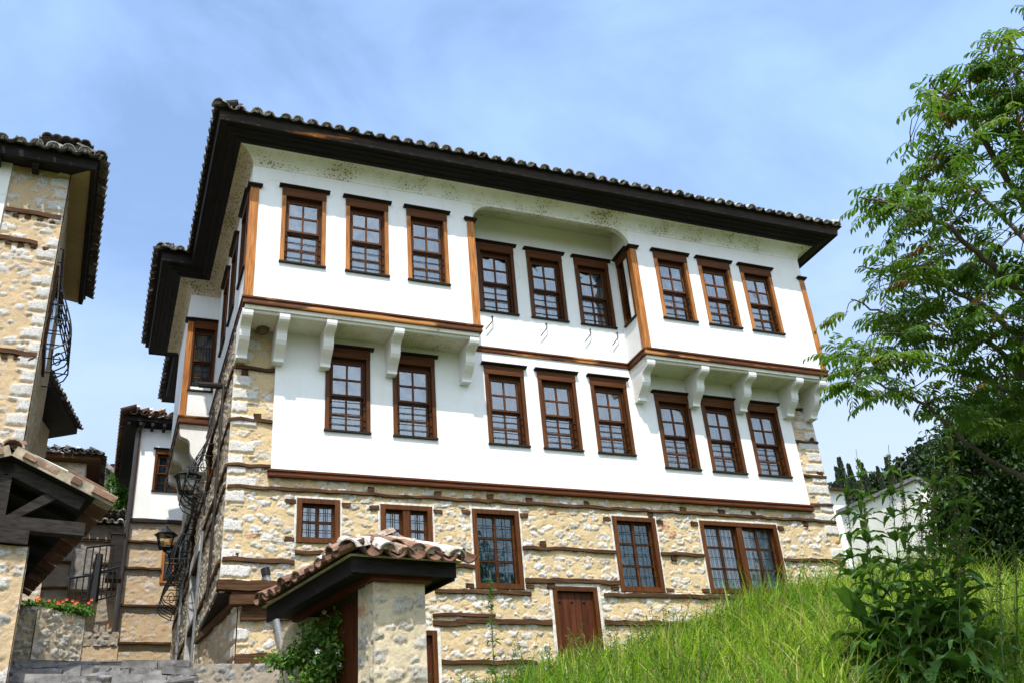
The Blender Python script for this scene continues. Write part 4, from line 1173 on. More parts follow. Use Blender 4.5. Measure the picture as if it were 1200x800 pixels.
e2 = np.array([C_[0] - 0.6, C_[1] + 0.4, za + 0.12]); u2 = _n(e2 - e1); s3_ = _n(np.cross((0, 0, 1), u2) + np.array([0, 0, .4]))
mb.build('roof_tiles', MAT['tile'], ob)
mb = MB(); mb.prism([(A_[0] - 1.0, A_[1] - 0.4), (B_[0] - 0.55, B_[1] - 0.1), (C_[0] - 0.7, C_[1] + 0.2), (A_[0] - 2.4, A_[1])], -5.5, za - 0.002, 'z'); recalc(mb.build('wall', MAT['stone_left_side'], ob))

# ================================================================== left roofed gate (gable with open truss)
Kp = np.array([-1.51, -3.07, -4.30])
MP = frame(Kp, 10.0, 13.8)
lg = thing('roofed_gate', 'gabled gate roof with dark open timber truss and red tiles, at the lower left', 'gate', (Kp[0] - 0.9, Kp[1] + 1.5, -6.3))
RW, RH, GD = 0.87, 0.36, 3.75
sl = math.atan2(RH, RW)
def Pm(mb, nm, mat, parent=lg): return recalc(mbx(mb, MP).build(nm, MAT[mat], parent))
def slope_box(mb, f0, f1, g0, g1, t0, t1, side=1):
    # box lying on a roof slope: f measured from the ridge outwards, t = height above the slope line
    p = []
    for t in (t0, t1):
        for (f, g_) in ((f0, g0), (f1, g0), (f1, g1), (f0, g1)):
            x = -RW + side * f; z = RH - f * RH / RW
            p.append((x + side * math.sin(sl) * t, g_, z + math.cos(sl) * t))
    mb.add(p, [(3, 2, 1, 0), (4, 5, 6, 7), (0, 1, 5, 4), (1, 2, 6, 5), (2, 3, 7, 6), (3, 0, 4, 7)], random.uniform(.3, .7))
for side in (1, -1):
    mb = MB(); slope_box(mb, 0.0, 0.80, 0.0, GD, -0.06, -0.03, side); Pm(mb, 'roof_boards', 'eave')
    mb = MB(); slope_box(mb, 0.0, 0.74, 0.09, 0.19, -0.19, -0.065, side); Pm(mb, 'rafter', 'grey_wood')
    for k in range(1, 7):
        mb = MB(); slope_box(mb, 0.0, 0.78, 0.09 + k * 0.52, 0.17 + k * 0.52, -0.13, -0.065, side); Pm(mb, 'rafter', 'eave')
mb = MB(); mb.box(-1.62, -0.13, 0.08, 0.20, -0.37, -0.245); Pm(mb, 'tie_beam', 'grey_wood')
mb = MB(); mb.box(-RW - 0.05, -RW + 0.05, 0.09, 0.18, -0.243, 0.14); Pm(mb, 'king_post', 'grey_wood')
for sg in (1, -1):
    mb = MB(); mb.prism([(-RW + sg * 0.06, -0.24), (-RW + sg * 0.17, -0.24), (-RW + sg * 0.46, -0.03), (-RW + sg * 0.38, 0.03)], 0.10, 0.17, 'y'); Pm(mb, 'brace', 'grey_wood')
mb = MB(); mb.box(-1.5, -0.60, 0.07, 0.10, -0.50, -0.372); Pm(mb, 'head_board', 'grey_wood')
mb = MB(); mb.box(-1.62, -0.13, GD - 0.1, GD - 0.02, -0.37, -0.25); Pm(mb, 'tie_beam', 'grey_wood')
u_ = MP.to_3x3() @ Vector((0, 1, 0)); f_ = MP.to_3x3() @ Vector((1, 0, 0))
mb = MB(); pl = mb
p0 = MP @ Vector((0.02, 0.05, 0.0))
s_ = np.array(-f_ * math.cos(sl) + Vector((0, 0, math.sin(sl))))
tile_slope(mb, None, p0, u_, s_, GD - 0.05, lambda t: 0.93, spacing=0.19, r=0.082, first_tone=0.45, jit=1.8)
p0 = MP @ Vector((-2 * RW - 0.02, 0.05, 0.0)); s_ = np.array(f_ * math.cos(sl) + Vector((0, 0, math.sin(sl))))
tile_slope(mb, None, p0, u_, s_, GD - 0.05, lambda t: 0.93, spacing=0.19, r=0.082, first_tone=0.45, jit=1.8)
for k in range(11): tile_piece(mb, MP @ Vector((-RW, 0.0 + k * 0.32, RH + 0.03)), u_, f_, (0, 0, 1), 0.38, 0.10, 0.085, tone=random.uniform(.3, .7))
recalc(mb.build('roof_tiles', MAT['tile_red'], lg))
for side in (1, -1):     # verge: flat bricks bedded in mortar
    mb = MB()
    f = 0.06
    while f < 0.9:
        w_ = random.uniform(0.08, 0.22); f += random.uniform(0, 0.12); slope_box(mb, f, min(f + w_, 0.97), -0.03 + random.uniform(-.015, .02), 0.16, -0.028, 0.022 + random.uniform(-.012, .012), side)
        mb.t[-8:] = [random.choice((0.3, 0.4, 0.5, 0.55))] * 8; f += w_ + 0.02
    Pm(mb, 'verge_bricks', 'tile_red')
mb = MB()
for side in (1, -1): slope_box(mb, 0.02, 0.96, -0.012, 0.14, -0.055, 0.05, side)
Pm(mb, 'verge_mortar', 'old_mortar')
def gpanel(nm, M, f, g, fd, w, z0, h, mat, parent, seed, **kw):
    o = np.array(M @ Vector((f, g, z0))); d = np.array(M.to_3x3() @ Vector(fd)); d = _n(d)
    return stone_panel(nm, o, d, (0, 0, 1), w, h, 0.016, mat, parent, seed, **kw)
gpanel('stone_pier', MP, -1.7, 0.15, (1, 0, 0), 1.12, -2.6, 2.1, MAT['stone_left'], lg, 83.0, cover=0.68, cu=0.26, cv=0.15, relief=0.045)
gpanel('stone_pier_side', MP, -0.58, 0.15, (0, 1, 0), GD - 0.3, -2.6, 2.1, MAT['stone_left'], lg, 85.0, cover=0.65, cu=0.26, cv=0.15, relief=0.045)
mb = MB(); mb.box(-1.68, -0.60, 0.18, GD - 0.2, -2.6, -0.502); Pm(mb, 'pier_core', 'stone_left_side')

# ================================================================== right roofed gate with stone pillar
Kg = np.array([0.70, -3.86, -5.18])
MG = frame(Kg, 5.0, 13.8)
rg = thing('roofed_gate', 'hipped gate roof with whitish red tiles on a stone pillar before the house wall', 'gate', (Kg[0] + 0.7, Kg[1] + 0.9, -7.2))
def Pg(mb, nm, mat, parent=rg): return recalc(mbx(mb, MG).build(nm, MAT[mat], parent))
GW, GL = 1.07, 1.98
# fascia boards
mb = MB(); mb.box(0, GW, 0.0, 0.03, 0.0, 0.15); Pg(mb, 'fascia', 'eave')
mb = MB(); mb.box(0, 0.03, 0.031, GL, -0.02, 0.15); Pg(mb, 'fascia', 'eave')
mb = MB(); mb.box(GW - 0.03, GW, 0.031, GL, -0.02, 0.15); Pg(mb, 'fascia', 'eave')
mb = MB(); mb.box(0.031, GW - 0.031, 0.031, GL - 0.02, 0.02, 0.05); Pg(mb, 'soffit', 'eave')
for a in ((0.24, 0.86, 0.09, 0.15), (0.24, 0.30, 0.151, GL - 0.1), (0.81, 0.87, 0.151, GL - 0.1)):
    mb = MB(); mb.box(a[0], a[1], a[2], a[3], -0.035, 0.019); Pg(mb, 'wall_plate', 'red_beam')
HZ, RZ_ = 0.15, 0.40
mb = MB(); hx = GW / 2
mb.add([(-0.05, -0.05, HZ), (GW + 0.05, -0.05, HZ), (GW + 0.05, GL + 0.02, HZ), (-0.05, GL + 0.02, HZ), (hx, 0.45, RZ_), (hx, GL - 0.1, RZ_)],
       [(0, 1, 4), (1, 2, 5, 4), (2, 3, 5), (3, 0, 4, 5), (3, 2, 1, 0)]); groof = Pg(mb, 'roof', 'mortar')
mb = MB(); pl = mb
def gv(f, g, z): return np.array(MG.to_3x3() @ Vector((f, g, z)))
def gp(f, g, z): return np.array(MG @ Vector((f, g, z)))
def clipmin(*a): return max(0.05, min(a))
sF = _n(gv(0, 0.47, RZ_ - HZ)); sL = _n(gv(hx, 0, RZ_ - HZ)); sR = _n(gv(-hx, 0, RZ_ - HZ))
tile_slope(mb, pl, gp(-0.05, -0.05, HZ + 0.0), gv(1, 0, 0), sF, GW + 0.04, lambda t: clipmin(t * 0.85, (GW + 0.04 - t) * 0.85, 0.5), spacing=0.195, r=0.092, seg=0.24, first_tone=0.72, jit=2.6)
tile_slope(mb, pl, gp(-0.06, GL, HZ + 0.0), gv(0, -1, 0), sL, GL + 0.03, lambda t: clipmin((GL + 0.05 - t) * 1.1, 0.6), spacing=0.185, r=0.085, seg=0.24, first_tone=0.4, jit=2.6)
tile_slope(mb, pl, gp(GW + 0.0, 0.02, HZ + 0.0), gv(0, 1, 0), sR, GL + 0.03, lambda t: clipmin(t * 1.1, 0.6), spacing=0.185, r=0.085, seg=0.24, first_tone=0.6, jit=2.6)
for (a, d) in (((-0.06, -0.06, HZ + 0.05), (hx + 0.06, 0.51, RZ_ - HZ)), ((GW + 0.02, -0.04, HZ + 0.05), (-hx - 0.02, 0.49, RZ_ - HZ))):
    dd = _n(gv(*d)); sd = _n(np.cross(dd, (0, 0, 1))); up = np.cross(sd, dd)
    for k in range(3): tile_piece(mb, gp(*a) + dd * (k * 0.25 - 0.03), dd, sd, up, 0.31, 0.115, 0.10, tone=random.uniform(.6, .95))
for k in range(6): tile_piece(mb, gp(hx, 0.36 + k * 0.27, RZ_ + 0.05), gv(0, 1, 0), gv(1, 0, 0), (0, 0, 1), 0.33, 0.12, 0.10, tone=random.uniform(.5, .95))
recalc(mb.build('roof_tiles', MAT['tile_red'], groof))
gpanel('stone_pillar', MG, 0.292, 0.17, (1, 0, 0), 0.528, -3.2, 3.2, MAT['stone_pillar'], rg, 91.0, cover=0.62, cu=0.25, cv=0.17, relief=0.045)
gpanel('stone_pillar_side', MG, 0.306, 0.47, (0, -1, 0), 0.314, -3.2, 3.2, MAT['stone_pillar'], rg, 95.0, cover=0.62, cu=0.25, cv=0.17, relief=0.045)
gpanel('stone_pillar_side', MG, 0.806, 0.156, (0, 1, 0), 0.314, -3.2, 3.2, MAT['stone_pillar'], rg, 97.0, cover=0.62, cu=0.25, cv=0.17, relief=0.045)
mb = MB(); mb.box(0.33, 0.78, 0.20, 0.47, -3.2, 0.0); Pg(mb, 'pillar_core', 'stone_pillar')
gpanel('stone_pillar', MG, 0.306, 2.3, (0, -1, 0), 0.55, -3.2, 3.15, MAT['stone_pillar'], rg, 99.0, cover=0.5, relief=0.02)
mb = MB(); mb.box(0.33, 0.80, 1.76, 2.3, -3.2, 0.0); Pg(mb, 'pillar_core', 'stone_pillar')
mb = MB(); n = 8
for i in range(n): mb.box(0.40 + random.uniform(0, 0.012), 0.45, 0.475 + i * 0.16, 0.475 + (i + 1) * 0.16 - 0.006, -3.0, -0.05, tone=random.uniform(.3, .8))
Pg(mb, 'gate_door', 'door')

# low stone ledge and a leaning pole in front of the house wall
lo = thing('low_wall', 'low rough stone ledge below the undercut house corner', 'wall', (0.9, 0.2, -5.6))
stone_panel('stone_face', (-0.50, 0.02, -6.4), (1, 0, 0), (0, 0, 1), 2.6, 1.16, 0.018, MAT['stone_grey'], lo, 101.0, cover=0.75, relief=0.05)
mb = MB(); mb.box(-0.48, 2.1, 0.05, 0.67, -6.4, -5.255, jit=0.01); mb.build('core', MAT['stone_grey'], lo)
mb = MB(); mb.tube([(0.575, 0.60, -3.93), (0.93, 0.60, -5.3)], 0.045, 10)
po = tag(mb.build('pole', MAT['grey_metal']), 'slanting grey metal pole with black cap against the rubble wall', 'pole')
mb = MB(); mb.tube([(0.585, 0.60, -3.97), (0.56, 0.60, -3.87)], 0.062, 10); mb.build('cap', MAT['iron'], po)

# ================================================================== house closing the alley
YB = 11.5
bh = thing('alley_house', 'white plastered house with one brown window above stone, closing the alley behind the townhouse', 'house', (0.3, 13.0, -3.2))
mb = MB(); holed_wall(mb, -1.14, 2.5, 0.44, 2.95, YB, YB + 0.3, [(-0.64, -0.05, 1.16, 2.2)]); recalc(mb.build('plaster_wall', MAT['plaster'], bh))
mb = MB(); mb.box(-1.14, -0.9, YB + 0.301, 17, 0.44, 2.95); mb.build('plaster_wall', MAT['plaster'], bh)
w = put_sash(bh, (-0.66, YB, 1.14), 'dark'); w.scale = (0.9, 1, 0.78)
stone_panel('stone_wall', (-1.06, YB + 0.06, -4.2), (1, 0, 0), (0, 0, 1), 3.0, 4.65, 0.028, MAT['stone_back'], bh, 111.0, cover=0.5, relief=0.035,
            holes=[(0.81, 1.35, 3.11, 4.08)])
stone_panel('stone_side_wall', (-1.06, YB + 3, -4.2), (0, -1, 0), (0, 0, 1), 2.94, 4.65, 0.05, MAT['stone_back'], bh, 113.0, cover=0.5)
mb = MB(); mb.box(-1.0, 2.5, YB + 0.3, YB + 0.4, -4.2, 0.43); mb.build('inner_wall', MAT['grey_wood'], bh)
mb = MB(); mb.box(-0.27, -0.2, YB + 0.02, YB + 0.2, -1.1, -0.1); mb.box(0.24, 0.31, YB + 0.02, YB + 0.2, -1.1, -0.1); mb.box(-0.2, 0.24, YB + 0.02, YB + 0.2, -0.17, -0.1); mb.box(-0.2, 0.24, YB + 0.02, YB + 0.2, -1.1, -1.05); mb.box(0.0, 0.03, YB + 0.07, YB + 0.1, -1.05, -0.17); mb.box(-0.2, 0.24, YB + 0.072, YB + 0.1, -0.62, -0.59)
w = mb.build('window', MAT['varnish'], bh)
mb = MB(); mb.box(-0.2, 0.24, YB + 0.11, YB + 0.115, -1.05, -0.17); mb.build('glass', MAT['glass'], w)
for z in (0.40, -0.13, -0.77, -1.65, -2.5):
    mb = MB(); mb.plank((-1.08, YB + 0.03, z), (-0.25 if z in (-0.13, -0.77) else 1.6, YB + 0.03, z), 0.09 if z == 0.40 else 0.05, 0.13, n=8); mb.build('timber_band', MAT['grey_wood'] if z == 0.40 else MAT['old_wood'], bh)
mb = MB(); mb.box(-1.17, -1.04, YB - 0.02, YB + 0.12, 0.46, 2.7); mb.build('corner_post', MAT['varnish'], bh)
mb = MB(); mb.sweep([(2.6, YB), (-1.14, YB), (-1.14, 17)][::1], [(0.0, 2.80), (0.30, 2.86), (0.31, 2.98), (0.0, 3.1)]); recalc(mb.build('eaves_board', MAT['eave'], bh))
mb = MB(); tile_slope(mb, None, (-1.46, YB - 0.36, 3.0), (1, 0, 0), s_f, 4.0, lambda t: min(2.0, t + 0.1), spacing=0.2, first_tone=0.45)
u9 = np.array([-0.0, -1, 0]); tile_slope(mb, None, (-1.48, YB + 5.0, 3.0), (0, -1, 0), s_l, 5.4, lambda t: min(1.6, 5.5 - t), spacing=0.22, first_tone=0.45)
recalc(mb.build('roof_tiles', MAT['tile_red'], bh))
for i in range(6):
    mb = MB(); x = -1.4 + i * 0.28; mb.box(x, x + 0.07, YB - 0.38, YB - 0.002, 2.72, 2.80); mb.build('rafter', MAT['eave'], bh)
mb = MB(); mb.tube([(-1.02, YB - 0.3, 2.82), (-1.12, YB - 0.12, 2.6), (-1.12, YB - 0.12, 0.5), (-1.12, YB - 0.12, -3.4)], 0.055, 8); mb.build('drainpipe', MAT['pipe'], bh)

# ================================================================== wall lanterns
def lantern(c, wall_x, h=0.5, label=''):
    c = Vector(c); t = thing('wall_lantern', label, 'lamp', c, 'wall lanterns along the alley')
    a = h * 0.30; b = h * 0.19; z0, z1 = -h * 0.30, h * 0.22
    mb = MB()
    for sx in (-1, 1):
        for sy in (-1, 1): mb.tube([c + Vector((sx * b, sy * b, z0)), c + Vector((sx * a, sy * a, z1))], h * 0.026, 4)
    for q, z in ((b, z0), (a, z1)): mb.tube([c + Vector((sx * q, sy * q, z)) for sx, sy in ((-1, -1), (1, -1), (1, 1), (-1, 1), (-1, -1))], h * 0.028, 4)
    mb.build('frame', MAT['iron'], t)
    mb = MB(); vs = [c + Vector((sx * q * .96, sy * q * .96, z)) for q, z in ((b, z0), (a, z1)) for sx, sy in ((-1, -1), (1, -1), (1, 1), (-1, 1))]
    mb.add(vs, [(0, 1, 5, 4), (1, 2, 6, 5), (2, 3, 7, 6), (3, 0, 4, 7)]); mb.build('glass', MAT['lamp_glass'], t)
    mb = MB(); mb.lathe([(a * 1.5, z1), (a * 1.42, z1 + h * .03), (a * 0.75, z1 + h * .17), (a * 0.55, z1 + h * .2), (a * .5, z1 + h * .25), (a * .2, z1 + h * .27), (a * .16, z1 + h * .36), (0.004, z1 + h * .40)], c, 8); mb.build('roof', MAT['iron'], t)
    mb = MB(); mb.lathe([(0.004, z0 - h * .16), (b * .35, z0 - h * .12), (b * .4, z0 - h * .05), (b * 1.1, z0)], c, 8)
    w_ = Vector((wall_x, c.y, c.z + z0 - h * 0.25))
    mb.tube([c + Vector((0, 0, z0 - h * .12)), c.lerp(w_, 0.25) + Vector((0, 0, -h * 0.42)), c.lerp(w_, 0.6) + Vector((0, 0, -h * 0.38)), w_], h * 0.03, 5)
    mb.tube([c.lerp(w_, 0.35) + Vector((0, 0, -h * .45)) + Vector((math.cos(i * .55) * .10, 0, math.sin(i * .55) * .10)) * (1 - i / 16) for i in range(14)], h * 0.02, 4)
    mb.tube([w_ + Vector((0, 0, 0.25)), w_ + Vector((0, 0, -0.25))], h * 0.035, 5)
    mb.build('arm', MAT['iron'], t)
lantern(at(219, 566, 17.6), -0.03, 0.52, 'nearer black wall lantern, between the belly cages and the alley house window')
lantern(at(194, 633, 20.6), -0.03, 0.50, 'farther black wall lantern with yellowish glass, before the stone part of the alley house')
lantern_done = True

# ================================================================== alley end: planter, landing, railing, far houses
pw = thing('planter_wall', 'rounded rough stone planter wall holding orange flowers beside the alley steps', 'wall', (-2.1, 1.2, -5.4))
P0_, P1_, P2_, P3_ = np.array([-2.75, 0.62, -5.7]), np.array([-2.16, 0.50, -5.7]), np.array([-1.62, 0.98, -5.7]), np.array([-1.66, 2.6, -5.7])
for i, (a, b) in enumerate(((P0_, P1_), (P1_, P2_), (P2_, P3_))):
    L_ = np.linalg.norm(b - a); stone_panel('stone_face', a, (b - a) / L_, (0, 0, 1), L_, 1.24, 0.016, MAT['stone_grey_warm'], pw, 121.0 + i, cover=0.85, relief=0.06, cu=0.2, cv=0.11)
mb = MB(); mb.prism([(p[0] - 0.04, p[1] + 0.05) for p in (P0_, P1_, P2_, P3_)] + [(-2.75, 2.6)], -5.7, -4.50, 'z'); mb.build('soil', MAT['ground'], pw)
ld = thing('landing_wall', 'orange stone landing wall with a course of white pebbles under the iron railing', 'wall', (-1.6, 7.6, -4.0))
stone_panel('stone_face', (-2.9, 7.4, -4.8), (1, 0, 0), (0, 0, 1), 1.82, 1.35, 0.025, MAT['stone_back'], ld, 131.0, cover=0.4, relief=0.03)
stone_panel('pebble_course', (-2.9, 7.38, -3.45), (1, 0, 0), (0, 0, 1), 1.80, 0.26, 0.02, MAT['stone_grey'], ld, 133.0, cover=0.9, relief=0.07, cu=0.16, cv=0.10)
mb = MB(); mb.box(-2.9, -1.09, 7.43, 9.4, -4.8, -3.2); mb.build('core', MAT['stone_back'], ld)
rl = thing('iron_railing', 'black iron railing with a thick post above the pebble course', 'railing', (-1.6, 7.6, -3.2))
def rail_seg(a, b, h, n, parent):
    a, b = Vector(a), Vector(b); mb = MB()
    mb.tube([a + Vector((0, 0, h)), b + Vector((0, 0, h))], 0.022, 5); mb.build('rail', MAT['iron'], parent); mb = MB(); mb.tube([a + Vector((0, 0, .05)), b + Vector((0, 0, .05))], 0.018, 5); mb.build('rail', MAT['iron'], parent)
    for i in range(n + 1):
        q = a.lerp(b, i / n); mb = MB(); mb.tube([q + Vector((0, 0, 0.05)), q + Vector((0, 0, h))], 0.014, 5); mb.build('baluster', MAT['iron'], parent)
rail_seg(onY(78, 709, 7.5), onY(110, 704, 7.5), 0.52, 4, rl); rail_seg(onY(112, 706, 7.5), onY(135, 700, 7.5), 0.60, 4, rl)
rail_seg(onY(97, 676, 8.6), onY(129, 672, 8.6), 0.62, 4, rl)
mb = MB(); q = onY(108, 706, 7.48); mb.tube([q, q + np.array([0.02, 0, 0.95])], [0.10, 0.07], 6); mb.build('post', MAT['iron'], rl)
q = onY(136, 650, 8.9)
bx = MB(); bx.box(q[0] - 0.13, q[0] + 0.13, q[1], q[1] + 0.3, q[2] - 0.42, q[2] + 0.45); bx.box(q[0] - 0.16, q[0] + 0.16, q[1] - 0.02, q[1] + 0.32, q[2] - 0.5, q[2] - 0.421); bx.box(q[0] - 0.15, q[0] + 0.15, q[1] - 0.015, q[1] + 0.32, q[2] + .451, q[2] + .49)
tag(bx.build('meter_cabinet', MAT['grey_wood']), 'tall narrow brown cabinet hung beside the drainpipe above the railing', 'cabinet')
# garden wall with tiled coping
gw = thing('garden_wall', 'greyish stone wall with timber bands and tile coping behind the iron railing', 'wall', (-2.0, 9.6, -3.2))
ga = onY(60, 612, 9.4); gb_ = onY(146, 617, 9.4)
stone_panel('stone_face', (ga[0], 9.4, -4.0), (1, 0, 0), (0, 0, 1), gb_[0] - ga[0], ga[2] + 4.0, 0.026, MAT['stone_grey'], gw, 141.0, cover=0.75, relief=0.04)
mb = MB(); mb.box(ga[0], gb_[0], 9.44, 9.8, -4.0, ga[2]); mb.build('core', MAT['stone_grey'], gw)
mb = MB(); tile_slope(mb, None, (ga[0], 9.25, ga[2] - 0.02), (1, 0, 0), s_f, gb_[0] - ga[0], lambda t: 0.5, spacing=0.16, r=0.07, first_tone=0.3)
tile_slope(mb, None, (gb_[0], 9.95, ga[2] - 0.02), (-1, 0, 0), s_f * np.array([1, -1, 1]), gb_[0] - ga[0], lambda t: 0.5, spacing=0.16, r=0.07, first_tone=0.3)
mb.build('coping_tiles', MAT['tile'], gw)
for k, z in enumerate((0.35, 0.85, 1.4)):
    mb = MB(); mb.plank((ga[0], 9.39, ga[2] - z), (gb_[0], 9.39, ga[2] - z), 0.05, 0.1, n=6); mb.build('timber_band', MAT['old_wood'], gw)
q0, q1 = onY(86, 642, 8.9), onY(97, 690, 8.9)
mb = MB(); mb.box(q0[0], q1[0] + 0.12, 8.9, 9.1, q1[2], q0[2], jit=0.01); tag(mb.build('stone_gatepost', MAT['slab']), 'upright grey stone gatepost left of the iron railing', 'post')
# far stone house with tiled eaves
YA = 13.0
fa = thing('stone_house', 'far stone house with tiled eaves above the left gate roof', 'house', (-3.0, 15.0, -2.0))
a0, a1 = onY(55, 540, YA), onY(101, 545, YA); zt_ = a1[2] + 0.05
stone_panel('stone_wall', (a0[0] - 0.6, YA, zt_ - 4.5), (1, 0, 0), (0, 0, 1), a1[0] - a0[0] + 0.6, 4.5, 0.03, MAT['stone_back'], fa, 151.0, cover=0.5, quoin=[(a1[0] - a0[0] + 0.2, a1[0] - a0[0] + 0.6, 'r')])
stone_panel('stone_side_wall', (a1[0], YA, zt_ - 4.5), (0, 1, 0), (0, 0, 1), 4.0, 4.5, 0.05, MAT['stone_left_side'], fa, 153.0, cover=0.5)
mb = MB(); mb.sweep([(a1[0], YA + 4), (a1[0], YA), (a0[0] - 0.8, YA)], [(-0.05, zt_), (0.32, zt_ + 0.0), (0.33, zt_ + 0.12), (-0.05, zt_ + 0.2)]); recalc(mb.build('eaves_board', MAT['old_wood'], fa))
mb = MB(); Lq = a1[0] - a0[0] + 1.1
tile_slope(mb, None, (a0[0] - 0.75, YA - 0.36, zt_ + 0.13), (1, 0, 0), s_f, Lq, lambda t: min(2.0, Lq - t), spacing=0.2, first_tone=0.25)
tile_slope(mb, None, (a1[0] + 0.36, YA - 0.3, zt_ + 0.13), (0, 1, 0), s_l * np.array([-1, 1, 1]), 4.3, lambda t: min(1.8, t), spacing=0.2, first_tone=0.25)
recalc(mb.build('roof_tiles', MAT['tile'], fa))
# grey house and red gable behind
q0, q1, q2 = onY(122, 550, 19), onY(152, 572, 19), onY(120, 640, 19)
mb = MB(); mb.prism([(q0[0] - 1.5, q2[2] - 2), (q1[0] + 1.5, q2[2] - 2), (q1[0] + 1.5, q1[2] - 1.1), (q0[0], q0[2]), (q0[0] - 1.5, q0[2] - 0.9)], 19, 24, 'y')
gh = tag(recalc(mb.build('grey_house', m_plain('grey_render', (0.22, 0.20, 0.19), 0.9, 0, 0.25, 2, 0.1))), 'plain grey rendered gable in the gap beside the alley house', 'house')
mb = MB(); mb.prism([(q0[0] - 1.7, q0[2] - 1.0), (q0[0], q0[2] + 0.02), (q1[0] + 1.7, q1[2] - 1.2), (q1[0] + 1.7, q1[2] - 1.05), (q0[0], q0[2] + 0.17), (q0[0] - 1.7, q0[2] - 0.85)], 18.7, 24.2, 'y'); recalc(mb.build('roof', MAT['slab'], gh))
q0, q1 = onY(138, 552, 26), onY(158, 575, 26)
mb = MB(); mb.box(q0[0], q1[0] + 0.8, 26, 29, q1[2] - 2.5, q0[2]); rb = tag(mb.build('red_house', m_plain('red_render', (0.26, 0.075, 0.045), 0.9, 0, 0.2, 2, 0.1)), 'small red rendered wall under a dark roof, behind the alley house', 'house')
mb = MB(); mb.prism([(q0[0] - 0.3, q0[2]), (q1[0] + 1, q0[2] + 0.15), (q1[0] + 1, q0[2] + 0.4), (q0[0] - 0.3, q0[2] + 0.14)], 25.6, 29.3, 'y'); mb.build('roof', MAT['eave'], rb)

# ================================================================== right hand background
zk = at(1072, 563, 30)
k1_ = onZ(985, 601, zk[2]); k2_ = onZ(1130, 588, zk[2])
k3_ = k1_ + (k2_ - zk)
rh = thing('white_house', 'plain white walled house with a low grey roof right of the townhouse', 'house', (float((zk[0] + k3_[0]) / 2), float((zk[1] + k3_[1]) / 2), float(zk[2]) - 5))
mb = MB(); mb.prism([(k1_[0], k1_[1]), (zk[0], zk[1]), (k2_[0], k2_[1]), (k3_[0], k3_[1])], zk[2] - 6, zk[2], 'z'); recalc(mb.build('wall', m_plaster('old_white_render', (0.80, 0.77, 0.68), (0.52, 0.48, 0.38)), rh))
cm = (k1_ + k2_) / 2
def ex(p, s): return (cm[0] + (p[0] - cm[0]) * s, cm[1] + (p[1] - cm[1]) * s)
mb = MB(); Q = [ex(p, 1.07) for p in (k1_, zk, k2_, k3_)]
mb.prism(Q, zk[2] + 0.003, zk[2] + 0.10, 'z'); mb.build('eaves_board', MAT['slab'], rh)
mb = MB(); mb.add([(*q_, zk[2] + 0.102) for q_ in Q] + [(cm[0], cm[1], zk[2] + 0.35)], [(0, 1, 4), (1, 2, 4), (2, 3, 4), (3, 0, 4)]); mb.build('roof', MAT['tile'], rh)
q = at(968, 574, 48)
mb = MB(); mb.box(q[0] - 2, q[0] + 1.0, q[1], q[1] + 4, q[2] - 6, q[2]); sh = tag(mb.build('small_house', MAT['plaster']), 'small distant white house with red roof just past the townhouse corner', 'house')
mb = MB(); mb.prism([(q[1] - 0.4, q[2]), (q[1] + 2, q[2] + 0.7), (q[1] + 4.4, q[2])], q[0] - 2.3, q[0] + 1.3, 'x'); mb.build('roof', MAT['tile_red'], sh)

# ================================================================== vegetation
def lerp(a, b, t): return a + (b - a) * t
MAT['bark'] = m_plain('grey_bark', (0.10, 0.082, 0.066), 0.9, 0, 0.35, 14, 0.6, 0.1)
MAT['ailanthus'] = m_leaf('pinnate_leaves', [(0.0, (0.040, 0.085, 0.014)), (0.45, (0.090, 0.175, 0.026)), (0.80, (0.155, 0.25, 0.038)), (0.93, (0.14, 0.10, 0.028)), (1.0, (0.15, 0.06, 0.02))], 0.5, 0.45)
MAT['dark_leaf'] = m_leaf('dark_leaves', [(0.0, (0.012, 0.030, 0.007)), (0.6, (0.028, 0.062, 0.012)), (1.0, (0.055, 0.095, 0.018))], 0.25, 0.5)
MAT['grass'] = m_leaf('grass_blades', [(0.0, (0.075, 0.175, 0.014)), (0.5, (0.215, 0.385, 0.026)), (0.85, (0.42, 0.51, 0.06)), (0.95, (0.40, 0.36, 0.14)), (1.0, (0.48, 0.42, 0.20))], 0.48, 0.5)
MAT['dock'] = m_leaf('dock_leaves', [(0.0, (0.045, 0.110, 0.022)), (0.5, (0.090, 0.185, 0.040)), (1.0, (0.15, 0.26, 0.07))], 0.25, 0.38)
MAT['seed'] = m_leaf('seed_heads', [(0.0, (0.06, 0.10, 0.015)), (0.6, (0.12, 0.15, 0.03)), (1.0, (0.20, 0.17, 0.06))], 0.2, 0.6)
MAT['vine'] = m_leaf('vine_leaves', [(0.0, (0.03, 0.085, 0.012)), (0.6, (0.085, 0.19, 0.024)), (1.0, (0.17, 0.28, 0.04))], 0.35, 0.45)
MAT['flower'] = m_plain('orange_petals', (0.75, 0.13, 0.03), 0.7, 0, 0.2, 9, 0.0)
MAT['petal_white'] = m_plain('pale_petals', (0.75, 0.68, 0.62), 0.7, 0, 0.1, 9, 0.0)
MAT['stalk'] = m_plain('green_stalk', (0.075, 0.12, 0.03), 0.6, 0, 0.25, 9, 0.0)

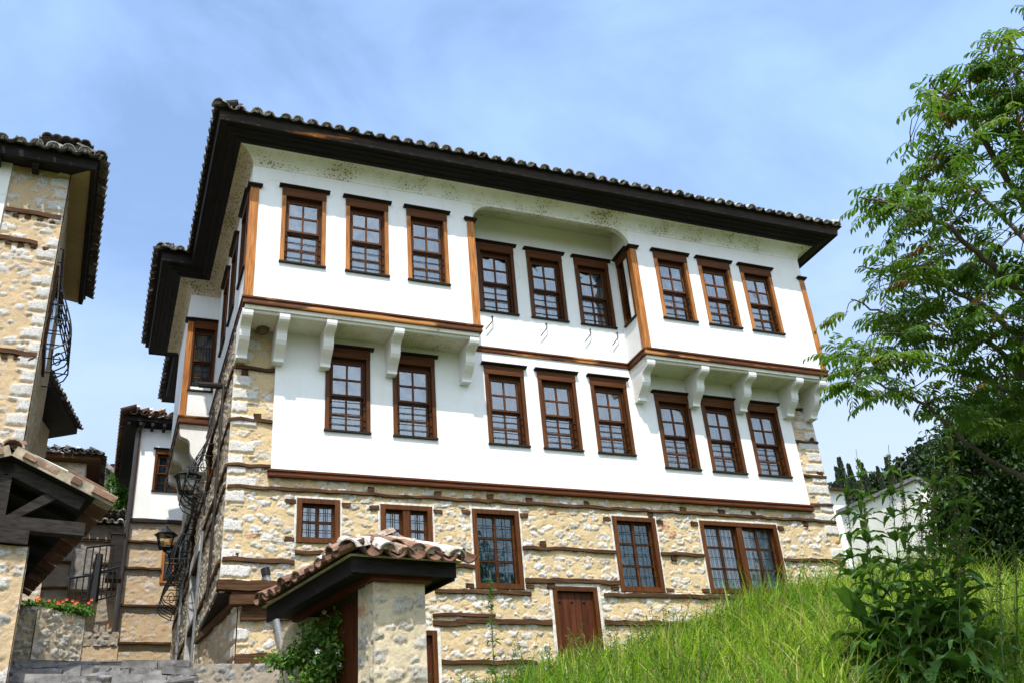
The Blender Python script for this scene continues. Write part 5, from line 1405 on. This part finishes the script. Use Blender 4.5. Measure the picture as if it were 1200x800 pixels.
class LeafB:
    """gathers leaves as quads (4 vertices each) with a tone"""
    def __init__(s): s.V, s.T = [], []
    def leaf(s, base, d, up, L, w, tone, fold=0.25):
        # two quads folded along the midrib: base - side - tip - side
        d = _n(d); side = np.cross(d, up); nl = np.linalg.norm(side)
        if nl < 1e-5: side = np.array([1.0, 0, 0]); nl = 1
        side = side / nl; n_ = np.cross(side, d)
        tip = base + d * L - n_ * L * 0.12; m1 = base + d * L * 0.42
        l_ = m1 + side * w * 0.5 + n_ * w * fold; r_ = m1 - side * w * 0.5 + n_ * w * fold
        l2 = base + d * L * 0.75 + side * w * 0.33 + n_ * w * fold * .5; r2 = base + d * L * 0.75 - side * w * 0.33 + n_ * w * fold * .5
        mid = base + d * L * 0.6
        s.V += [base, l_, l2, mid, mid, l2, tip, r2, base, mid, r2, r_]; s.T += [tone] * 12
    def build(s, name, mat, parent=None):
        V = np.array(s.V); F = np.arange(len(V)).reshape(-1, 4)
        return np_mesh(name, V, F, mat, parent, {'tone': np.clip(np.array(s.T), 0, 1)})

def unit(): 
    v = RNG.normal(size=3); return v / np.linalg.norm(v)
def pinnate(lb, base, d, L, n, tone, lw=0.033, ll=0.092):
    """one compound leaf: an arching stalk with n pairs of drooping leaflets; returns the stalk points"""
    d = _n(d); up = np.array([0, 0, 1.0]); side = np.cross(d, up); side = side / max(np.linalg.norm(side), 1e-4)
    pts = []
    for i in range(6):
        t = i / 5
        pts.append(base + d * L * t + up * (L * 0.10 * math.sin(t * 2.2) - L * 0.34 * t * t))
    for i in range(n):
        t = 0.2 + 0.8 * i / (n - 1); k = t * 5; a = int(min(k, 4)); p = pts[a] + (pts[a + 1] - pts[a]) * (k - a); dd = _n(pts[min(a + 1, 5)] - pts[a])
        sz = (0.75 + 0.4 * math.sin(math.pi * min(t, 0.95))) * RNG.uniform(0.85, 1.15)
        for sg in (-1, 1):
            ld_ = side * sg * RNG.uniform(0.55, 0.9) + dd * RNG.uniform(0.35, 0.7) - up * RNG.uniform(0.25, 0.85)
            lb.leaf(p, ld_, up + side * sg * 0.3, ll * sz, lw * sz, tone + RNG.uniform(-0.1, 0.1))
    lb.leaf(pts[5], pts[5] - pts[4] - up * 0.05, up, ll, lw, tone)
    return pts

def bez(pts, m=6):
    """smooth polyline through the points"""
    pts = [np.array(p, float) for p in pts]; out = []
    for i in range(len(pts) - 1):
        p0, p1, p2, p3 = pts[max(i - 1, 0)], pts[i], pts[i + 1], pts[min(i + 2, len(pts) - 1)]
        for k in range(m):
            t = k / m
            out.append(0.5 * ((2 * p1) + (-p0 + p2) * t + (2 * p0 - 5 * p1 + 4 * p2 - p3) * t * t + (-p0 + 3 * p1 - 3 * p2 + p3) * t ** 3))
    return out + [pts[-1]]

# ---- the tree of heaven on the right
tbase = at(1292, 960, 11.6); tbase[2] = float(ground_z(tbase[0], tbase[1])) - 0.1
tr = thing('tree', 'tall airy tree with feathery pinnate leaves leaning in from the right edge', 'tree', tbase)
wood = MB()
limb_pts = []
def limb(pp, r0, r1, wig=0.012):
    P = bez([p if len(p) == 3 and abs(p[0]) < 200 else at(*p) for p in pp])
    P = [p + RNG.normal(size=3) * wig * (0.3 if i < 2 else 1) for i, p in enumerate(P)]
    n = len(P); wood.tube(P, [lerp(r0, r1, i / (n - 1)) for i in range(n)], 8)
    for p in P[max(1, n // 6):]: limb_pts.append(p)
    return P
limb([tuple(tbase), (1262, 700, 11.5), (1245, 560, 11.4), (1240, 430, 11.3), (1236, 300, 11.2), (1222, 150, 11.1), (1205, 30, 11.0)], 0.16, 0.035)
limb([(1246, 600, 11.4), (1200, 562, 11.1), (1140, 525, 10.8), (1085, 475, 10.6), (1030, 449, 10.5), (992, 436, 10.4)], 0.034, 0.006)
limb([(1241, 440, 11.3), (1190, 392, 11.4), (1140, 352, 11.6), (1090, 330, 11.7), (1040, 318, 11.8), (1008, 312, 11.9)], 0.045, 0.008)
limb([(1238, 385, 11.2), (1197, 346, 10.8), (1146, 296, 10.5), (1095, 258, 10.3), (1045, 240, 10.2), (1008, 232, 10.2)], 0.045, 0.007)
limb([(1234, 300, 11.2), (1190, 225, 11.2), (1140, 150, 11.1), (1112, 118, 11.1), (1088, 95, 11.1)], 0.045, 0.007)
limb([(1226, 190, 11.1), (1200, 120, 11.4), (1185, 60, 11.6), (1180, 35, 11.7)], 0.03, 0.006)
limb([(1243, 490, 11.3), (1160, 402, 11.0), (1101, 398, 11.2), (1053, 373, 11.3), (995, 352, 11.3)], 0.035, 0.007)
limb([(1244, 530, 11.3), (1200, 472, 11.7), (1150, 442, 12.0), (1095, 425, 12.2), (1040, 415, 12.3)], 0.035, 0.007)
limb([(1237, 330, 11.2), (1190, 270, 11.9), (1130, 215, 12.3), (1085, 190, 12.4), (1062, 178, 12.5)], 0.035, 0.007)
limb([(1240, 460, 11.3), (1300, 380, 11.4), (1350, 300, 11.5), (1390, 200, 11.6)], 0.05, 0.01)
limb([(1243, 520, 11.3), (1310, 470, 10.6), (1370, 420, 10.2), (1420, 380, 10.0)], 0.05, 0.01)
limb([(1232, 270, 11.2), (1280, 180, 11.6), (1310, 90, 11.9), (1330, 0, 12)], 0.035, 0.008)
limb([(1239, 400, 11.3), (1250, 330, 12.6), (1260, 260, 13.5)], 0.03, 0.008); limb([(1240, 440, 11.3), (1230, 400, 10.2), (1225, 350, 9.4)], 0.03, 0.008)
poly = [(1210, 10), (1178, 45), (1150, 68), (1118, 88), (1080, 100), (1068, 128), (1075, 150), (1066, 175), (1078, 198), (1055, 205), (1042, 222), (1000, 222), (994, 240), (1035, 252), (1062, 262), (1040, 275),
        (1035, 298), (1050, 312), (1000, 330), (980, 345), (1000, 360), (985, 378), (1008, 392), (975, 402), (968, 420), (985, 440), (988, 455), (1030, 468), (1070, 470), (1100, 482), (1130, 500), (1210, 505), (1330, 520), (1420, 400), (1400, 150), (1330, -30)]
def inside(x, y, P):
    c = False; j = len(P) - 1
    for i in range(len(P)):
        if (P[i][1] > y) != (P[j][1] > y) and x < (P[j][0] - P[i][0]) * (y - P[i][1]) / (P[j][1] - P[i][1]) + P[i][0]: c = not c
        j = i
    return c
gaps = [(1150, 205, 26), (1072, 285, 24), (1175, 372, 24), (1100, 448, 24), (1060, 232, 10), (1120, 345, 14), (1185, 300, 16), (1032, 408, 14), (1150, 455, 20), (1095, 205, 14), (1180, 120, 14), (1140, 260, 12), (1185, 440, 18)]
lb = LeafB(); LP = np.array(limb_pts); stalk = MB()
nt_ = 0; tries = 0
while nt_ < 350 and tries < 6000:
    tries += 1
    x, y = RNG.uniform(965, 1420), RNG.uniform(-30, 525)
    if x > 1215 and RNG.random() < 0.45: continue
    if not inside(x, y, poly): continue
    if any((x - a) ** 2 + (y - b) ** 2 < (r_ * 0.85) ** 2 for a, b, r_ in gaps): continue
    c = at(x, y, 11.2 + RNG.normal() * 0.75)
    q = LP[np.argmin(np.linalg.norm(LP - c, axis=1))]
    dq = c - q; Lq_ = np.linalg.norm(dq)
    if Lq_ > 1.3: c = q + dq / Lq_ * 1.3; dq = c - q
    nt_ += 1
    mid = (c + q) / 2 + RNG.normal(size=3) * 0.10 * Lq_ + np.array([0, 0, 0.10 * Lq_]); wood.tube(bez([q, mid, c], 3), [0.008, 0.007, 0.006, 0.005, 0.004, 0.0035, 0.003], 4)
    out = _n(dq) if Lq_ > 0.05 else unit()
    tone0 = RNG.uniform(0.2, 0.72)
    for k in range(int(RNG.integers(4, 7))):
        a = RNG.uniform(0, 2 * math.pi); hd = np.array([math.cos(a), math.sin(a), 0.0]) * 0.9 + out * 0.7; hd[2] = hd[2] * 0.4 + RNG.uniform(0.0, 0.45)
        st = c + (q - c) * RNG.uniform(0, 0.35)
        tone = tone0 + RNG.uniform(-0.12, 0.12)
        if k == 0 and RNG.random() < 0.35: tone = RNG.uniform(0.86, 1.0)
        P = pinnate(lb, st, hd, RNG.uniform(0.24, 0.40), int(RNG.integers(5, 8)), tone)
        stalk.tube(P, 0.0028, 3, cap=False)
wood.build('trunk', MAT['bark'], tr, smooth=True)
lb.build('crown', MAT['ailanthus'], tr)
stalk.build('leaf_stalks', MAT['stalk'], tr)

# ---- dense dark trees behind it
def leafy_tree(base, clumps, nleaf, lab, mat='dark_leaf', ll=0.085, trunk_r=0.14, name='tree', cat='tree', lw=0.5):
    base = np.array(base, float)
    t = thing(name, lab, cat, base); wd = MB(); L = LeafB()
    ctr = np.mean([c[0] for c in clumps], axis=0); fork = lerp(base, ctr, 0.45); fork[0:2] = lerp(base[0:2], ctr[0:2], 0.3)
    wd.tube([base, lerp(base, fork, .5) + np.array([.06, 0, 0]), fork], [trunk_r, trunk_r * .8, trunk_r * .65], 8)
    tot = sum(c[1] ** 2 for c in clumps)
    for c, r_ in clumps:
        c = np.array(c, float); wd.tube([fork, (fork + c) / 2 + RNG.normal(size=3) * 0.1, c], [trunk_r * .5, trunk_r * .28, trunk_r * .08], 6)
        m = int(nleaf * r_ ** 2 / tot)
        subs = [c + unit() * r_ * RNG.uniform(0.35, 1.0) for _ in range(max(5, int(r_ * 16)))]
        for sc in subs: wd.tube([c, sc], [trunk_r * .09, trunk_r * .04], 4)
        for i in range(m):
            sc = subs[int(RNG.integers(len(subs)))]
            p = sc + RNG.normal(size=3) * r_ * 0.2
            dd = unit(); dd[2] -= 0.35; sz = RNG.uniform(0.7, 1.3)
            L.leaf(p, dd, unit() * 0.6 + np.array([0, 0, 1.0]), ll * sz, ll * lw * sz, RNG.uniform(0.1, 0.75))
    wd.build('trunk', MAT['bark'], t, smooth=True); L.build('crown', MAT[mat], t)
    return t
def clump_px(lst): return [(at(x, y, d), r_) for x, y, d, r_ in lst]
b_ = at(1195, 700, 18.5); b_[2] = float(ground_z(b_[0], b_[1])) - 0.2
leafy_tree(b_, clump_px([(1150, 560, 18, 1.0), (1190, 520, 18, 1.0), (1165, 620, 17.6, 0.9), (1215, 590, 18, 1.1), (1130, 600, 18.4, 0.6), (1225, 660, 18, 1.0), (1175, 670, 17.4, 0.7), (1240, 530, 18.5, 1.1), (1140, 520, 18.6, 0.6), (1180, 475, 19, 0.7), (1140, 655, 18, 0.5)]), 24000, 'dense dark shaded tree filling the space under the feathery one', ll=0.10)
b_ = at(1105, 700, 21); b_[2] = float(ground_z(b_[0], b_[1])) - 0.2
leafy_tree(b_, clump_px([(1115, 560, 21, 0.55), (1108, 605, 21, 0.5), (1128, 590, 20.5, 0.6), (1118, 520, 21.5, 0.4)]), 2600, 'thin small leaved dark shrub against the corner of the white house', ll=0.10, trunk_r=0.06, name='shrub', cat='shrub')
# bush in the gap by the grey gable
b_ = onY(140, 640, 15.0)
leafy_tree(b_, [(onY(138, 600, 15.0), 0.55), (onY(128, 590, 15.2), 0.45), (onY(150, 585, 14.8), 0.45), (onY(135, 575, 15.2), 0.35)], 2400, 'light green bush in the gap between garden wall and alley house', mat='vine', ll=0.11, trunk_r=0.05, name='bush', cat='bush')

# ---- far wooded hill with cypresses
hp = [(860, 640, 320), (930, 590, 320), (975, 584, 320), (1010, 580, 320), (1045, 566, 320), (1075, 545, 310), (1100, 530, 300), (1160, 500, 300), (1230, 470, 300), (1320, 430, 300)]
top = [at(*p) for p in hp]
vs, fs = [], []
for p in top:
    for k in range(5):
        t = k / 4; q = p.copy(); q[1] -= t * 60; q[0] -= t * 30; q[2] = lerp(p[2], -12.0, t ** 0.8); vs.append(tuple(q))
    q = p.copy(); q[1] += 120; q[0] += 60; q[2] = -12; vs.append(tuple(q))
n_ = len(top)
for i in range(n_ - 1):
    for k in range(4): fs.append((i * 6 + k, (i + 1) * 6 + k, (i + 1) * 6 + k + 1, i * 6 + k + 1))
    fs.append((i * 6, i * 6 + 5, (i + 1) * 6 + 5, (i + 1) * 6))
mb = MB(); mb.add(vs, fs); tag(mb.build('hill', m_plain('wooded_hillside', (0.028, 0.045, 0.020), 0.95, 0, 0.4, 0.15, 0.4), smooth=True), kind='structure')
L = LeafB()
for i in range(1300):
    t = RNG.uniform(0, n_ - 1.001); a = int(t); p = lerp(top[a], top[a + 1], t - a).copy(); k = RNG.random() ** 2 * 0.55
    p[1] -= k * 60; p[0] -= k * 30; p[2] = lerp(p[2], -12.0, k ** .8)
    h = RNG.uniform(3.0, 6.5); tone0 = RNG.uniform(0, .6)
    for j in range(16):
        c = p + RNG.normal(size=3) * np.array([1.3, 1.3, 0.0]) + np.array([0, 0, RNG.uniform(0, h)])
        L.leaf(c, unit() + np.array([0, 0, -.3]), unit() + np.array([0, 0, 1.]), RNG.uniform(1.2, 2.4), RNG.uniform(1.0, 1.8), tone0 + RNG.uniform(-.1, .25))
MAT['far_wood'] = m_leaf('far_tree_foliage', [(0.0, (0.020, 0.036, 0.020)), (0.6, (0.045, 0.065, 0.030)), (1.0, (0.085, 0.095, 0.042))], 0.1, 0.8)
tag(L.build('forest', MAT['far_wood']), kind='stuff')
for i, (x, y0_, y1_, lab) in enumerate(((988, 548, 576, 'short leftmost cypress on the far hill, nearest the townhouse corner'), (995, 536, 578, 'tall pointed cypress on the far hill, second from the townhouse corner'), (1004, 544, 577, 'cypress on the far hill in the middle of the row'),
                           (1019, 543, 573, 'lone cypress on the far hill just right of the tight row'), (1036, 548, 570, 'small cypress on the far hill beside the tall weed tips'), (1048, 536, 566, 'rightmost thin cypress where the far hill begins to climb'))):
    b_ = at(x, y1_ + 6, 300); tp = at(x - 0.3, y0_ - 6, 300); h = tp[2] - b_[2]
    ct = thing('cypress', lab, 'tree', b_, 'cypresses on the far hill'); L = LeafB()
    for j in range(340):
        t = RNG.random(); a = RNG.uniform(0, 6.28); r_ = h * 0.105 * (1 - t) ** 0.7 * RNG.uniform(.5, 1) + 0.05
        L.leaf(b_ + np.array([math.cos(a) * r_, math.sin(a) * r_, h * (0.05 + 0.92 * t)]), np.array([math.cos(a) * .4, math.sin(a) * .4, 1.0]), unit(), h * 0.11, h * 0.05, RNG.uniform(0, .6))
    L.build('crown', MAT['far_wood'], ct); mb = MB(); mb.tube([b_, b_ + np.array([0, 0, h * .9])], [h * .02, h * .005], 5); mb.build('trunk', MAT['bark'], ct)

# ---- grass on the bank
def blades(name, n, xr, yr, hr, wr, mat, tone_mu, tone_sd, lean=0.45, straw=0.05, dens=None, seed=1):
    g = np.random.default_rng(seed)
    x = g.uniform(*xr, n * 3); y = g.uniform(*yr, n * 3)
    keep = (fbm(x * 1.1 + 7, y * 1.1 + 3, 5.5) + g.random(n * 3) * 0.45 > 0.52) & (x > 1.5 + np.clip((0.7 - y) * 0.05, 0, 1))
    if dens is not None: keep &= dens(x, y, g)
    x, y = x[keep][:n], y[keep][:n]; n = len(x)
    z = ground_z(x, y) - 0.02
    a = g.uniform(0, 2 * np.pi, n); h = g.uniform(*hr, n) * (0.35 + 1.3 * fbm(x * .9, y * .9, 8.8)); w = g.uniform(*wr, n)
    ln = g.uniform(0.05, lean, n) * h; da = g.uniform(0, 2 * np.pi, n)
    dx, dy = np.cos(da) * ln + 0.10 * h, np.sin(da) * ln - 0.04 * h; sx, sy = np.cos(a) * w / 2, np.sin(a) * w / 2
    V = np.zeros((n, 8, 3))
    for k, (t, ww) in enumerate(((0, .8), (.4, 1), (.75, .65), (1, .08))):
        cx_, cy_, cz_ = x + dx * t ** 1.8, y + dy * t ** 1.8, z + h * (t - 0.16 * t ** 2.5)
        V[:, 2 * k] = np.stack([cx_ - sx * ww, cy_ - sy * ww, cz_], -1); V[:, 2 * k + 1] = np.stack([cx_ + sx * ww, cy_ + sy * ww, cz_], -1)
    b = np.arange(n)[:, None] * 8
    F = np.concatenate([b + np.array([[2 * k, 2 * k + 1, 2 * k + 3, 2 * k + 2]]) for k in range(3)], 0)
    t = np.clip(tone_mu + g.normal(size=n) * tone_sd + (fbm(x * .6, y * .6, 2.2) - .47) * 1.1, 0, 0.88)
    t = np.where(g.random(n) < straw, g.uniform(.92, 1, n), t)
    return np_mesh(name, V.reshape(-1, 3), F, mat, None, {'tone': np.repeat(t, 8)})
nearwall = lambda x, y, g: (y < 0.62) & (g.random(len(x)) < np.clip(0.35 + (y + 5) * 0.11, 0.25, 1.0))
tag(blades('grass', 72000, (1.4, 14.5), (-8.2, 0.6), (0.16, 0.62), (0.010, 0.026), MAT['grass'], 0.44, 0.27, lean=0.7, straw=0.09, dens=nearwall), kind='stuff')
tag(blades('tall_grass', 12000, (3.2, 14.5), (-7.5, 0.3), (0.5, 1.05), (0.010, 0.026), MAT['grass'], 0.55, 0.25, lean=0.75, straw=0.14, seed=3), kind='stuff')
tag(blades('grass_behind', 16000, (10.6, 24.0), (0.7, 14.0), (0.25, 0.6), (0.015, 0.03), MAT['grass'], 0.4, 0.16, seed=5), kind='stuff')
# foxtail heads and small leafy weeds mixed in
g_ = np.random.default_rng(77); L = LeafB(); stk = MB()
for i in range(1500):
    x, y = g_.uniform(4.2, 13.5), g_.uniform(-7.0, 0.1); z = float(ground_z(x, y)); h = g_.uniform(0.35, 0.75); a = g_.uniform(0, 6.28)
    tip = np.array([x + math.cos(a) * h * .22 + .06, y + math.sin(a) * h * .22, z + h * .95]); base = np.array([x, y, z])
    m_ = lerp(base, tip, .55) + np.array([0, 0, .05]); stk.tube([base, m_, tip], [.004, .003, .002], 3, cap=False)
    d = _n(tip - m_) + np.array([math.cos(a), math.sin(a), -.3]) * .35; tn = g_.uniform(.4, .95)
    for k in range(7): L.leaf(tip + _n(d) * k * .016, _n(d) * .9 + unit() * .42, unit(), .06, .010, tn)
seeds_o = tag(L.build('grass_seed_heads', MAT['seed']), kind='stuff'); tag(stk.build('grass_stalks', MAT['grass']), kind='stuff')
L = LeafB(); stk = MB()
for i in range(2300):
    x = g_.uniform(2.6, 12.5); y = g_.uniform(-6.0, 0.5)
    if x > 7.0 and g_.random() < .45: continue
    z = float(ground_z(x, y)); h = g_.uniform(0.3, 0.8); a = g_.uniform(0, 6.28)
    tip = np.array([x + math.cos(a) * h * .25, y + math.sin(a) * h * .25, z + h]); base = np.array([x, y, z - .02]); stk.tube([base, lerp(base, tip, .5) + np.array([0, 0, .03]), tip], [.005, .004, .002], 3, cap=False)
    tn = g_.uniform(.25, .9)
    for k in range(int(10 + h * 22)):
        t = g_.uniform(.2, 1.0); p = lerp(base, tip, t); dd = unit(); dd[2] = abs(dd[2]) * .5
        L.leaf(p + dd * .015, dd, np.array([0, 0, 1.0]) + unit() * .3, g_.uniform(.03, .055), g_.uniform(.016, .028), tn + g_.uniform(-.1, .1))
tag(L.build('undergrowth', MAT['vine']), kind='stuff'); tag(stk.build('undergrowth_stems', MAT['stalk']), kind='stuff')

# ---- docks and other tall weeds
class Ribbon:
    def __init__(s): s.V, s.F, s.T = [], [], []
    def leaf(s, base, d, L, w, tone, droop=0.6, wave=0.12, n=7):
        d = _n(d); up = np.array([0, 0, 1.0]); side = np.cross(d, up); side = side / max(np.linalg.norm(side), 1e-4); b0 = len(s.V); ph = RNG.uniform(0, 6)
        for i in range(n + 1):
            t = i / n; p = base + d * L * t + up * (L * .22 * t - L * droop * t * t)
            ww = w * (math.sin(math.pi * (0.06 + 0.94 * t) ** 0.8) ** 0.8) * .5 + .002
            z_ = up * wave * w
            s.V += [p - side * ww + z_ * math.sin(ph + i * 2.1) + up * ww * .35, p, p + side * ww + z_ * math.sin(ph + 2 + i * 1.9) + up * ww * .35]; s.T += [tone + .1, tone + .25, tone - .05]
        for i in range(n):
            a = b0 + i * 3; s.F += [(a, a + 1, a + 4, a + 3), (a + 1, a + 2, a + 5, a + 4)]
    def build(s, name, mat, parent):
        return np_mesh(name, np.array(s.V), np.array(s.F), mat, parent, {'tone': np.clip(s.T, 0, 1)}, smooth=True)
def dock(base, tip, label, basal=10, seedy=0.5, lsize=1.3, group=None, stem_r=0.012, name='dock_plant', seedtone=0.5):
    base, tip = np.array(base, float), np.array(tip, float); H = tip[2] - base[2]
    t_ = thing(name, label, 'plant', base, group); Rb = Ribbon(); sm = MB(); sd = LeafB()
    mid = lerp(base, tip, .5) + np.append(RNG.normal(size=2) * .05, 0); P = bez([base, mid, tip], 6); sm.tube(P, [lerp(stem_r, .003, i / (len(P) - 1)) for i in range(len(P))], 6)
    for k in range(int(basal * 1.4)):
        a = RNG.uniform(0, 6.28); L_ = RNG.uniform(.36, .62) * lsize; p = lerp(base, tip, RNG.uniform(.02, .30))
        Rb.leaf(p, np.array([math.cos(a), math.sin(a), RNG.uniform(.3, 1.0)]), L_, L_ * RNG.uniform(.22, .32), RNG.uniform(.1, .7), RNG.uniform(.4, 1.0))
    nl = int(10 + H * 10)
    for k in range(nl):
        t = .22 + .72 * k / nl; q = P[int(t * (len(P) - 1))]; a = k * 2.4 + RNG.uniform(-.4, .4); L_ = lerp(.42, .14, t) * lsize * RNG.uniform(.8, 1.2)
        Rb.leaf(q, np.array([math.cos(a), math.sin(a), RNG.uniform(.2, .9)]), L_, L_ * RNG.uniform(.20, .32), RNG.uniform(.2, .8), RNG.uniform(.4, 1.1))
    for k in range(int(420 * seedy * max(H, .5))):
        t = RNG.uniform(1 - .55 * seedy - .1, 1.0); q = P[0] * 0 + lerp(P[int(t * (len(P) - 2))], P[int(t * (len(P) - 2)) + 1], RNG.random())
        r_ = .012 + (1 - t) * .16 * RNG.random(); a = RNG.uniform(0, 6.28); pp = q + np.array([math.cos(a) * r_, math.sin(a) * r_, r_ * 1.4])
        sd.leaf(pp, unit() + np.array([0, 0, -.4]), unit(), RNG.uniform(.014, .026), RNG.uniform(.010, .018), seedtone + RNG.uniform(-.2, .3))
    sm.build('stem', MAT['stalk'], t_, smooth=True); Rb.build('leaves', MAT['dock'], t_)
    if sd.V: sd.build('seed_head', MAT['seed'], t_)
    return t_
def gpt(px, py, d):
    p = at(px, py, d); p[2] = float(ground_z(p[0], p[1])) - .03; return p
G_ = 'tall docks on the grassy bank'
for (bxp, d, txp, typ, lab, kw) in (
    (1016, 12.2, 990, 548, 'leftmost tall dock, standing before the stone corner of the townhouse', dict(basal=8, seedy=.25)),
    (1040, 12.0, 1012, 575, 'short leafy dock in front of the white house wall', dict(basal=9, seedy=.2)),
    (1060, 12.1, 1041, 520, 'tallest dock with a curled tip against the sky', dict(basal=10, seedy=.35)),
    (1085, 11.8, 1078, 570, 'dock with yellowish seed stalk near the white house corner', dict(basal=10, seedy=.6, seedtone=.8)),
    (1105, 12.0, 1113, 498, 'tall yellow green seeding dock in front of the dark tree', dict(basal=12, seedy=1.0, seedtone=.55)),
    (1128, 11.9, 1140, 560, 'bushy seeding dock, rightmost of the tall docks', dict(basal=10, seedy=.9, seedtone=.5)),
    (1075, 11.3, 1062, 640, 'broad leaved low dock at the foot of the tall ones', dict(basal=16, seedy=.1, lsize=1.35)),
    (1030, 12.3, 1003, 525, 'slim dock leaning left past the corner of the townhouse wall', dict(basal=8, seedy=.4)),
    (1068, 12.3, 1055, 548, 'upright dock between the curled tip one and the white house corner', dict(basal=9, seedy=.5)),
    (1098, 12.2, 1095, 535, 'pale green dock against the edge of the white house', dict(basal=9, seedy=.8, seedtone=.7)),
    (1050, 11.5, 1035, 650, 'dark leafy dock low on the left side of the clump', dict(basal=18, seedy=.1, lsize=1.1)),
    (1120, 11.2, 1125, 660, 'big leaved dock sprawling right below the tall ones', dict(basal=16, seedy=.1, lsize=1.4))):
    b_ = gpt(bxp, 770, d); r_ = ray(txp, typ); tp_ = at(txp, typ, np.linalg.norm(b_[:2] - CAM[:2]) / np.linalg.norm(r_[:2]))
    dock(b_, tp_, lab, group=G_, **kw)
b_ = gpt(585, 800, 12.6); dock(b_, at(574, 668, 12.7), 'lone tall weed before the stone wall, left of the boarded door', basal=6, seedy=.45, lsize=.62, seedtone=.35)
for (px, py, d, tx, ty) in ((1165, 790, 11, 1172, 640), (1180, 780, 12, 1188, 628)):
    b_ = gpt(px, py, d); dock(b_, at(tx, ty, d), 'slender %s weed in the grass under the dark tree' % ('shorter' if px == 1165 else 'taller'), basal=5, seedy=.3, lsize=.5)

# ---- climbing rose on the right gate, planter flowers, tufts by the steps
def leaf_mass(name, label, cat, pts, n, size, mat, base, flowers=None, fl=0, frad=0.02, stems=True):
    t = thing(name, label, cat, base); L = LeafB(); sm = MB(); fb = MB()
    for i in range(n):
        c, r_ = pts[int(RNG.integers(len(pts)))]; p = np.array(c) + RNG.normal(size=3) * np.array(r_) * .55
        dd = unit(); dd[2] -= .3; s_ = size * RNG.uniform(.65, 1.3)
        L.leaf(p, dd, unit() * .8 + np.array([0, -.6, .8]), s_, s_ * .55, RNG.uniform(.05, 1))
    if stems:
        for c, r_ in pts:
            for k in range(3): sm.tube(bez([np.array(base) + RNG.normal(size=3) * .04, lerp(np.array(base), np.array(c), .5) + RNG.normal(size=3) * .12, np.array(c) + RNG.normal(size=3) * np.array(r_) * .6], 4), [.006] * 9, 4)
        sm.build('stems', MAT['stalk'], t)
    L.build('leaves', MAT[mat], t)
    for i in range(fl):
        c, r_ = pts[int(RNG.integers(len(pts)))]; p = np.array(c) + RNG.normal(size=3) * np.array(r_) * .6 + np.array([0, -.04, .05])
        fb2 = MB(); 
        for k in range(5):
            a = k * 1.257; d1 = np.array([math.cos(a), -.5, math.sin(a)]) * frad; d2 = np.array([math.cos(a + .9), -.5, math.sin(a + .9)]) * frad
            fb2.add([p, p + d1, p + (d1 + d2) * .75, p + d2], [(0, 1, 2, 3)])
        fb2.build('flower', MAT[flowers], t)
    return t
vb = np.array(MG @ Vector((0.40, 1.5, -1.6)))
leaf_mass('climbing_rose', 'green climbing rose with a few pale blossoms hanging under the hipped gate roof', 'plant',
          [(at(372, 742, 10.6), (.16, .16, .12)), (at(392, 765, 10.4), (.13, .16, .16)), (at(352, 765, 10.7), (.18, .16, .12)), (at(378, 785, 10.4), (.16, .16, .14)), (at(335, 775, 10.9), (.14, .14, .06)), (at(400, 728, 10.6), (.1, .12, .08)), (at(365, 800, 10.5), (.18, .16, .1))],
          2300, .055, 'vine', vb, 'petal_white', 12, .022)
leaf_mass('wall_plant', 'small yellow green plant on the low stone ledge left of the hipped gate', 'plant', [(np.array([0.75, 0.3, -5.12]), (.26, .1, .07)), (np.array([1.15, 0.3, -5.08]), (.2, .1, .08))], 420, .045, 'vine', (0.9, .35, -5.3))
leaf_mass('planter_flowers', 'orange flowering green plants along the top of the rounded planter wall', 'plant', [(P1_ + np.array([x, .2 + abs(x) * .5, 1.30]), (.12, .10, .05)) for x in (-.2, -.05, .1, .25, .4, .52)],
          1300, .05, 'vine', P1_ + np.array([.1, .35, 1.15]), 'flower', 24, .016)
q = at(22, 770, 15.0); leaf_mass('step_plant', 'small green tuft growing beside the steps at the lower left corner', 'plant', [(q, (.16, .1, .06)), (q + np.array([-.3, 0, -.02]), (.15, .1, .05))], 260, .05, 'vine', q - np.array([0, 0, .25]))
